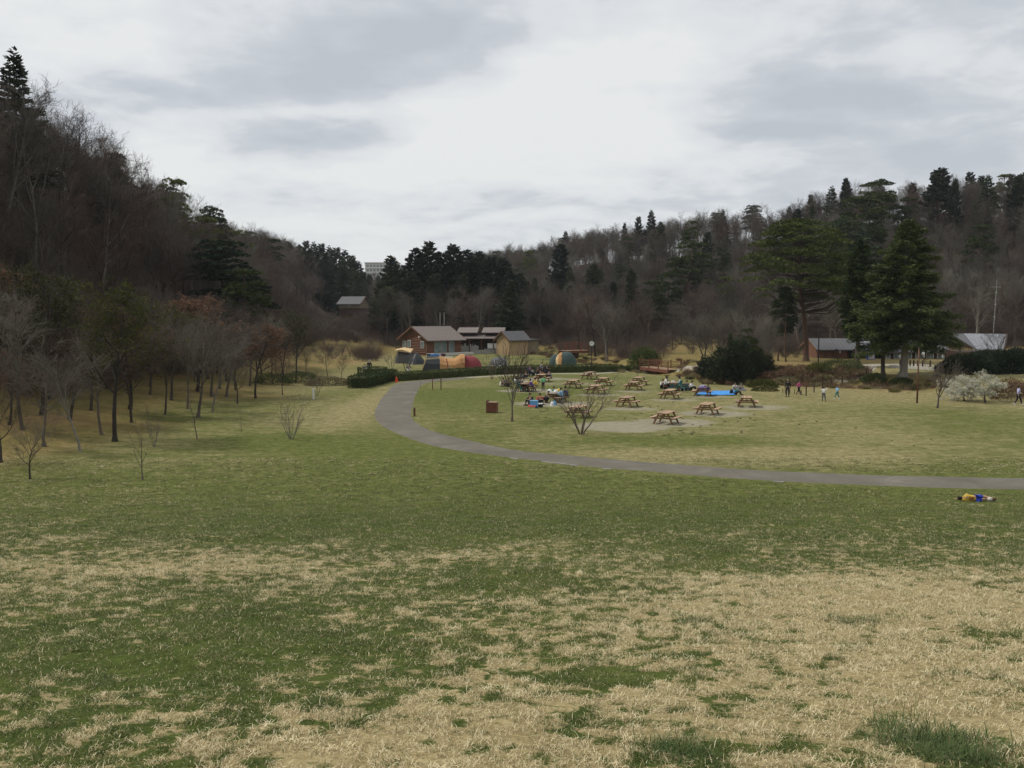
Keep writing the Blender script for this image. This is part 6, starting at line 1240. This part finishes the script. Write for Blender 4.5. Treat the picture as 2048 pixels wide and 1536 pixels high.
# ================================================================== PEOPLE
POSES = {}
def pose(kind):
    """joints (facing -Y): returns dict name->(x,y,z)"""
    if kind == 'stand': return dict(pel=(0, 0, .93), bel=(0, 0, 1.08), che=(0, -.01, 1.28), nec=(0, 0, 1.47), hea=(0, -.02, 1.60), sl=(-.18, 0, 1.40), sr=(.18, 0, 1.40), el=(-.25, .02, 1.13), er=(.25, .02, 1.13), wl=(-.25, -.07, .89), wr=(.25, -.07, .89), hl=(-.09, 0, .89), hr=(.09, 0, .89), kl=(-.11, -.02, .49), kr=(.11, -.02, .49), al=(-.12, .02, .08), ar=(.12, .02, .08), tl=(-.13, -.13, .035), tr=(.13, -.13, .035))
    if kind == 'walk': d = pose('stand'); d.update(kl=(-.1, -.18, .50), al=(-.1, -.26, .09), tl=(-.1, -.41, .05), kr=(.1, .06, .49), ar=(.1, .30, .15), tr=(.1, .24, .04), el=(-.26, .16, 1.15), wl=(-.26, .10, .93), er=(.26, -.12, 1.14), wr=(.24, -.32, 1.05)); return d
    if kind == 'reach': d = pose('stand'); d.update(el=(-.32, -.10, 1.35), wl=(-.30, -.30, 1.52), er=(.30, -.14, 1.22), wr=(.22, -.34, 1.20), kl=(-.16, -.05, .49), al=(-.2, .03, .08), tl=(-.22, -.12, .035)); return d
    if kind == 'sit': return dict(pel=(0, 0, .56), bel=(0, -.02, .70), che=(0, -.07, .90), nec=(0, -.10, 1.08), hea=(0, -.15, 1.21), sl=(-.18, -.08, 1.01), sr=(.18, -.08, 1.01), el=(-.27, -.16, .78), er=(.27, -.16, .78), wl=(-.17, -.38, .82), wr=(.17, -.38, .80), hl=(-.10, 0, .54), hr=(.10, 0, .54), kl=(-.13, -.42, .55), kr=(.13, -.42, .55), al=(-.13, -.38, .09), ar=(.13, -.44, .09), tl=(-.13, -.54, .04), tr=(.13, -.60, .04))
    if kind == 'floor': return dict(pel=(0, 0, .13), bel=(0, -.01, .27), che=(0, -.08, .47), nec=(0, -.13, .65), hea=(0, -.19, .77), sl=(-.17, -.10, .58), sr=(.17, -.10, .58), el=(-.27, -.22, .40), er=(.27, -.22, .40), wl=(-.12, -.40, .42), wr=(.12, -.40, .42), hl=(-.11, 0, .13), hr=(.11, 0, .13), kl=(-.17, -.40, .44), kr=(.17, -.38, .42), al=(-.12, -.56, .08), ar=(.12, -.58, .08), tl=(-.12, -.71, .04), tr=(.12, -.73, .04))
    if kind == 'crouch': return dict(pel=(0, .12, .38), bel=(0, .06, .50), che=(0, -.06, .68), nec=(0, -.14, .84), hea=(0, -.22, .93), sl=(-.17, -.10, .78), sr=(.17, -.10, .78), el=(-.25, -.28, .58), er=(.25, -.28, .58), wl=(-.12, -.46, .48), wr=(.12, -.46, .45), hl=(-.10, .10, .37), hr=(.10, .10, .37), kl=(-.15, -.26, .48), kr=(.15, -.26, .48), al=(-.13, .02, .08), ar=(.13, .02, .08), tl=(-.13, -.13, .04), tr=(.13, -.13, .04))
    if kind == 'lie':   # on the side along +x (head at -x), back to the viewer
        return dict(pel=(0, 0, .15), bel=(-.16, 0, .16), che=(-.36, .01, .17), nec=(-.55, .02, .17), hea=(-.69, .04, .15), sl=(-.46, .02, .05), sr=(-.46, .02, .31), el=(-.58, .24, .05), er=(-.33, .22, .28), wl=(-.72, .34, .05), wr=(-.46, .36, .10), hl=(.04, 0, .07), hr=(.04, 0, .23), kl=(.40, .20, .07), kr=(.42, .12, .22), al=(.76, .02, .06), ar=(.78, -.06, .16), tl=(.86, .10, .05), tr=(.90, .02, .12))
EDG = [('pel', 'bel'), ('bel', 'che'), ('che', 'nec'), ('che', 'sl'), ('che', 'sr'), ('sl', 'el'), ('sr', 'er'), ('el', 'wl'), ('er', 'wr'), ('pel', 'hl'), ('pel', 'hr'), ('hl', 'kl'), ('hr', 'kr'), ('kl', 'al'), ('kr', 'ar'), ('al', 'tl'), ('ar', 'tr')]
RAD = dict(pel=.125, bel=.115, che=.135, nec=.052, sl=.062, sr=.062, el=.042, er=.042, wl=.027, wr=.027, hl=.085, hr=.085, kl=.058, kr=.058, al=.038, ar=.038, tl=.032, tr=.032)
def skin(name, verts, edges, rads, root=0, sub=1):
    me = bpy.data.meshes.new(name); me.from_pydata(verts, edges, []); o = bpy.data.objects.new(name, me); COL.objects.link(o)
    m1 = o.modifiers.new('skin', 'SKIN'); m1.use_smooth_shade = True
    for i, r_ in enumerate(rads): me.skin_vertices[0].data[i].radius = r_ if hasattr(r_, '__len__') else (r_, r_)
    me.skin_vertices[0].data[root].use_root = True
    m2 = o.modifiers.new('sub', 'SUBSURF'); m2.levels = sub; m2.render_levels = sub
    dg = bpy.context.evaluated_depsgraph_get(); out = bpy.data.meshes.new_from_object(o.evaluated_get(dg)); bpy.data.objects.remove(o); out.name = name; return out
def headmesh(me, J):
    """join a shaped head (with nose, ears) onto the body mesh"""
    h = Vector(J['hea']); n = Vector(J['nec']); up = (h - n).normalized(); fw = Vector((0, -1, 0)) if abs(up.z) > .5 else Vector((0, 1, 0)); fw = (fw - up * fw.dot(up)).normalized(); rt = up.cross(fw)
    bm = bmesh.new(); bm.from_mesh(me); Mx = Matrix((rt * .078, fw * .095, up * .118)).transposed().to_4x4(); Mx.translation = h + up * .02
    bmesh.ops.create_uvsphere(bm, u_segments=12, v_segments=9, radius=1, matrix=Mx)
    def cone_(c, dr, r_, l): 
        M2 = dr.to_track_quat('Z', 'Y').to_matrix().to_4x4(); M2.translation = c; bmesh.ops.create_cone(bm, segments=6, radius1=r_, radius2=r_ * .3, depth=l, matrix=M2, cap_ends=True)
    cone_(h + fw * .095 + up * .0, fw, .018, .03)
    for s in (-1, 1): cone_(h + rt * s * .08, rt * s, .022, .018)
    bm.to_mesh(me); bm.free()
    for p_ in me.polygons: p_.use_smooth = True
    return (h, up, fw, rt)
def build_pose(kind):
    J = pose(kind); names = list(RAD); V = [J[k] for k in names]; E = [(names.index(a), names.index(b)) for a, b in EDG]; Rd = [RAD[k] for k in names]
    V = [tuple(v) for v in V]
    for s in ('l', 'r'):     # hand: palm + five fingers
        w = Vector(J['w' + s]); e = Vector(J['e' + s]); d = (w - e).normalized(); sd_ = d.cross(Vector((0, 0, 1))); sd_ = sd_.normalized() if sd_.length > .2 else Vector((1, 0, 0))
        pi_ = len(V); V.append(tuple(w + d * .06)); Rd.append(.03); E.append((names.index('w' + s), pi_)); crl = Vector((0, 0, -1))
        for k, (o_, l_) in enumerate(((-.03, .055), (-.01, .07), (.012, .065), (.032, .05), (-.045, .035))):
            b0 = w + d * (.09 if k < 4 else .05) + sd_ * o_; i0 = len(V); V.append(tuple(b0)); Rd.append(.010); E.append((pi_, i0)); V.append(tuple(b0 + d * l_ * .8 + crl * .012 + sd_ * (o_ * .4))); Rd.append(.008); E.append((i0, i0 + 1))
    body = skin('body', V, E, Rd, 0, 1); hd = headmesh(body, J); out = {'body': body}
    def sub(name, ks, grow_, over=None, trim=None):
        P_ = {k: Vector(J[k]) for k in ks}; over = over or {}
        for k, (a, b, f) in (trim or {}).items(): P_[k] = Vector(J[a]).lerp(Vector(J[b]), f)
        kk = list(P_); ed = [(kk.index(a), kk.index(b)) for a, b in EDG if a in kk and b in kk]
        return skin(name, [tuple(P_[k]) for k in kk], ed, [over.get(k, RAD[k] + grow_) for k in kk], 0, 1)
    out['shirt'] = sub('shirt', ['pel', 'bel', 'che', 'nec', 'sl', 'sr', 'el', 'er', 'wl', 'wr'], .018, dict(nec=.06, pel=.14), dict(nec=('che', 'nec', .72), wl=('el', 'wl', .92), wr=('er', 'wr', .92)))
    out['trousers'] = sub('trousers', ['pel', 'hl', 'hr', 'kl', 'kr', 'al', 'ar'], .02, dict(pel=.135), dict(al=('kl', 'al', .93), ar=('kr', 'ar', .93)))
    out['shorts'] = sub('shorts', ['pel', 'hl', 'hr', 'kl', 'kr'], .03, dict(pel=.14), dict(kl=('hl', 'kl', .85), kr=('hr', 'kr', .85)))
    sh = MB()
    for s in ('l', 'r'): sh.bar(Vector(J['a' + s]) + (Vector(J['a' + s]) - Vector(J['t' + s])).normalized() * .04 - Vector((0, 0, .01)), Vector(J['t' + s]) + (Vector(J['t' + s]) - Vector(J['a' + s])).normalized() * .05, .085, .075)
    out['shoes'] = sh.mesh('shoes')
    h, up, fw, rt = hd; bm = bmesh.new(); Mx = Matrix((rt * .09, fw * .105, up * .125)).transposed().to_4x4(); Mx.translation = h + up * .035 - fw * .012; bmesh.ops.create_uvsphere(bm, u_segments=14, v_segments=10, radius=1, matrix=Mx)
    bmesh.ops.delete(bm, geom=[v for v in bm.verts if (v.co - h).dot(fw) > .045 and (v.co - h).dot(up) < .06 or (v.co - h).dot(up) < -.06], context='VERTS'); hm = bpy.data.meshes.new('hair'); bm.to_mesh(hm); bm.free(); out['hair'] = hm
    ey = MB()
    for s in (-1, 1): c = h + fw * .088 + rt * s * .03 + up * .02; ey.bar(c, c + fw * .006, .016, .012)
    out['eyes'] = ey.mesh('eyes', M['dark'])
    for m_ in (out['shirt'], out['trousers'], out['shorts']):
        for p_ in m_.polygons: p_.use_smooth = True
    return out
for k in ('stand', 'walk', 'reach', 'sit', 'floor', 'crouch', 'lie'): POSES[k] = build_pose(k)
for k in POSES.values():
    k['body'].materials.append(M['skin']); k['hair'].materials.append(M['hair']); k['shirt'].materials.append(M['cl_white']); k['trousers'].materials.append(M['cl_jeans']); k['shorts'].materials.append(M['cl_blue']); k['shoes'].materials.append(M['cl_black'])
def person(kind, loc, rz, h, shirt, legs, label, hair='hair', shorts=False, shoes='cl_black', hat=None):
    q = POSES[kind]; s_ = h / 1.7; t = thing('person', label, 'person', loc, rz, None, s_)
    link('body', q['body'], t); link('shirt', q['shirt'], t, M[shirt]); link('shorts' if shorts else 'trousers', q['shorts' if shorts else 'trousers'], t, M[legs]); link('shoes', q['shoes'], t, M[shoes])
    link('cap' if hat else 'hair', q['hair'], t, M[hat or hair]); link('eyes', q['eyes'], t); return t
# lying child near the right end of the path
p = at(1952, 1003); t = person('lie', p, R(-3), 1.28, 'cl_yellow', 'cl_blue', 'child in a yellow striped top and blue shorts lying on the grass below the path', shorts=True, shoes='cl_brown')
st = MB()
for k, x in enumerate((-.40, -.33, -.26, -.19)): st.box(x, x + .028, -.172, -.14, .10, .27)
st.build('shirt_stripes', M['tent_red'], t); MB().lathe([(0, .02), (.08, .04), (.11, .12), (.08, .2), (0, .22)], 10, (.62, -.02)).build('knee_pad', M['pale'], t, True)
person('stand', at(1575, 794), R(170), 1.42, 'cl_black', 'cl_black', 'taller dark-clad child with a pale cap standing by the brown bank', hat='cl_khaki')
person('walk', at(1597, 790), R(60), 1.18, 'cl_pink', 'cl_black', 'child in a pink top walking by the brown bank')
person('reach', at(1647, 803), R(150), 1.12, 'cl_white', 'cl_jeans', 'long-haired child in a white top and jeans on the right lawn')
person('walk', at(1674, 798), R(-70), 1.05, 'cl_lblue', 'cl_teal', 'child in a pale blue top, rightmost of the four children on the lawn', shoes='cl_white')
person('walk', at(2036, 811), R(80), 1.45, 'cl_lilac', 'cl_black', 'walker in a patterned pale top cut close to the right picture edge', shoes='cl_white')
person('stand', at(1086, 781), R(20), 1.28, 'cl_lime', 'cl_black', 'child in a bright green top standing right of the teal group')
person('stand', at(739, 751), R(10), 1.68, 'cl_black', 'cl_black', 'person in dark clothes and a pale cap standing behind the short hedge block', hat='cl_lblue')
person('sit', at(728, 751) + Vector((0, 1.2, 0)), R(-30), 1.5, 'cl_lilac', 'cl_lilac', 'person in lilac sitting behind the short hedge block')
person('crouch', at(817, 745), R(40), 1.5, 'cl_navy', 'cl_white', 'person in navy crouching under the forked bare tree behind the hedge')
for px, c_, l_ in ((1318, 'cl_white', 'person in white on the far slope beyond the footbridge, left of three'), (1327, 'cl_white', 'person in white on the far slope beyond the footbridge, middle of three'), (1334, 'cl_grey', 'person in pale grey on the far slope beyond the footbridge, right of three')):
    q = atd(px, 150); q.z = float(H(q.x, 150)); person('floor' if px > 1320 else 'crouch', q, R(rng.uniform(-60, 60)), 1.5, c_, 'cl_white', l_)
def seated(ti, seats):
    c, rz = TPOS[ti]; Mx = Matrix.Rotation(rz, 3, 'Z')
    for (side, y, h, sh, lg, lab) in seats:
        q = c + Mx @ Vector((side * .69, y, 0)); person('sit', (q.x, q.y, c.z - .03), rz + (R(-90) if side > 0 else R(90)), h, sh, lg, lab)
seated(13, [(-1, -.5, 1.6, 'cl_teal', 'cl_teal', 'person in teal seated on the left bench of the teal group, near end'), (-1, .1, 1.6, 'cl_grey', 'cl_black', 'person in grey seated on the left bench of the teal group, middle'), (-1, .6, 1.5, 'cl_teal', 'cl_jeans', 'person in green-blue seated on the left bench of the teal group, far end'),
            (1, -.45, 1.5, 'cl_purple', 'cl_black', 'person in purple seated on the right bench, near end'), (1, .5, 1.55, 'cl_yellow', 'cl_khaki', 'person in yellow seated on the far side of the teal group table')])
person('floor', at(1015, 774), R(30), 1.6, 'cl_brown', 'cl_black', 'person in brown sitting on the ground left of the teal group')
person('floor', at(1008, 772), R(-20), 1.5, 'cl_grey', 'cl_khaki', 'person in grey sitting on the ground, leftmost of all the picnickers')
person('crouch', at(1033, 768), R(40), 1.6, 'cl_black', 'cl_white', 'person in black bending over a white sheet behind the slim tree')
seated(14, [(1, .5, 1.6, 'cl_navy', 'cl_black', 'person in navy seated at the right end of the nearest crowded table'), (1, -.1, 1.5, 'cl_lblue', 'cl_jeans', 'person in pale blue seated at the right of the nearest crowded table'), (-1, .5, 1.5, 'cl_green', 'cl_black', 'person in green seated on the left bench of the nearest crowded table')])
person('floor', at(1063, 810), R(-40), 1.7, 'cl_black', 'cl_black', 'person in black sitting on the ground at the left of the nearest group')
person('floor', at(1078, 809), R(20), 1.6, 'cl_red', 'cl_black', 'person in rusty red sitting on the ground in the nearest group')
person('crouch', at(1092, 806), R(60), 1.5, 'cl_khaki', 'cl_black', 'person in khaki crouching between the red one and the nearest crowded table')
seated(15, [(-1, -.6, 1.6, 'cl_white', 'cl_black', 'person in white on the left bench of the stream-side table, near end'), (-1, 0, 1.6, 'cl_grey', 'cl_black', 'person in grey on the left bench of the stream-side table'), (-1, .6, 1.6, 'cl_white', 'cl_navy', 'person in white on the left bench of the stream-side table, far end'),
            (1, -.6, 1.6, 'cl_teal', 'cl_teal', 'person in dark green on the right bench of the stream-side table, near end'), (1, 0, 1.6, 'cl_white', 'cl_khaki', 'person in white on the right bench of the stream-side table'), (1, .6, 1.6, 'cl_black', 'cl_black', 'person in black on the right bench of the stream-side table, far end')])
for k, (px, py, sh, lab) in enumerate(((1324, 777, 'cl_white', 'person in white sitting on the ground, left end of the stream-side group'), (1331, 779, 'cl_black', 'person in black sitting on the ground left of the stream-side table'), (1366, 781, 'cl_brown', 'person in brown sitting on the ground right of the stream-side table'), (1373, 780, 'cl_khaki', 'person in khaki sitting on the ground at the right of the stream-side group'), (1380, 781, 'cl_white', 'person in white sitting on the ground, right end of the stream-side group'))):
    person('floor', at(px, py), R(rng.uniform(-70, 70)), 1.65, sh, 'cl_black', lab)
for k in range(7):
    sh = ('cl_black', 'cl_navy', 'cl_grey', 'cl_black', 'cl_brown', 'cl_black', 'cl_grey')[k]; cn = ('black', 'navy', 'dark grey', 'black', 'brown', 'black', 'grey')[k]; px = 1050 + k * 8.4; pos_ = ('leftmost', 'second from the left', 'third from the left', 'at the middle', 'third from the right', 'second from the right', 'rightmost')[k]
    person('sit' if k % 2 else 'floor', at(px, 757 - (k % 3) * 3) , R(rng.uniform(-80, 80)), 1.65, sh, 'cl_black', 'person in %s in the dense dark-clad group before the hedge, %s' % (cn, pos_))
for px, sh in ((1075, 'black'), (1083, 'grey'), (1091, 'navy')): person('stand' if px == 1083 else 'crouch', at(px, 751), R(rng.uniform(-60, 60)), 1.4, 'cl_' + sh, 'cl_black', 'person in %s behind the dense seated group, close to the hedge' % sh)
person('floor', at(1471, 790), R(60), 1.4, 'cl_teal', 'cl_black', 'child in teal sitting at the right end of the blue tarpaulin', hat='cl_grey')
person('floor', at(1415, 786), R(0), 1.4, 'cl_black', 'cl_black', 'person in black sitting behind the draped table on the blue tarpaulin')
person('floor', at(1470, 780), R(-20), 1.2, 'cl_white', 'cl_grey', 'child in white sitting on the grey-purple mat, left one', hat='cl_khaki')
person('floor', at(1480, 780), R(20), 1.2, 'cl_grey', 'cl_grey', 'child in pale clothes sitting on the grey-purple mat, right one', hat='cl_khaki')
# folding chairs with the stream-side group
for px, lab in ((1345, 'dark green folding chair seen from behind at the stream-side group'), (1372, 'dark folding chair at the right of the stream-side group')):
    p = at(px, 785); t = thing('camp_chair', lab, 'chair', p, R(5 + (px - 1345))); MB().box(-.2, .2, -.02, .02, .4, .78).build('backrest', M['tent_green'], t); MB().box(-.24, .24, .03, .45, .36, .40).build('seat', M['cl_teal'], t)
    for sx in (-.22, .22):
        for sy in (0, .42): MB().tube((sx, sy, 0), (sx, sy, .36), .015, k=5).build('leg', M['steel'], t)

# ================================================================== HAZE
hm, ht, hb = mat_new('haze'); ht.nodes.remove(hb)
pv = N(ht, 'ShaderNodeVolumePrincipled'); pv.inputs['Color'].default_value = (.82, .88, .95, 1); pv.inputs['Density'].default_value = .00013; pv.inputs['Anisotropy'].default_value = .0
ht.links.new(pv.outputs[0], [x for x in ht.nodes if x.type == 'OUTPUT_MATERIAL'][0].inputs['Volume'])
tag(MB().box(-960, 960, -140, 3100, -2, 70).build('haze', hm), 'thin grey spring haze over the valley', kind='stuff')
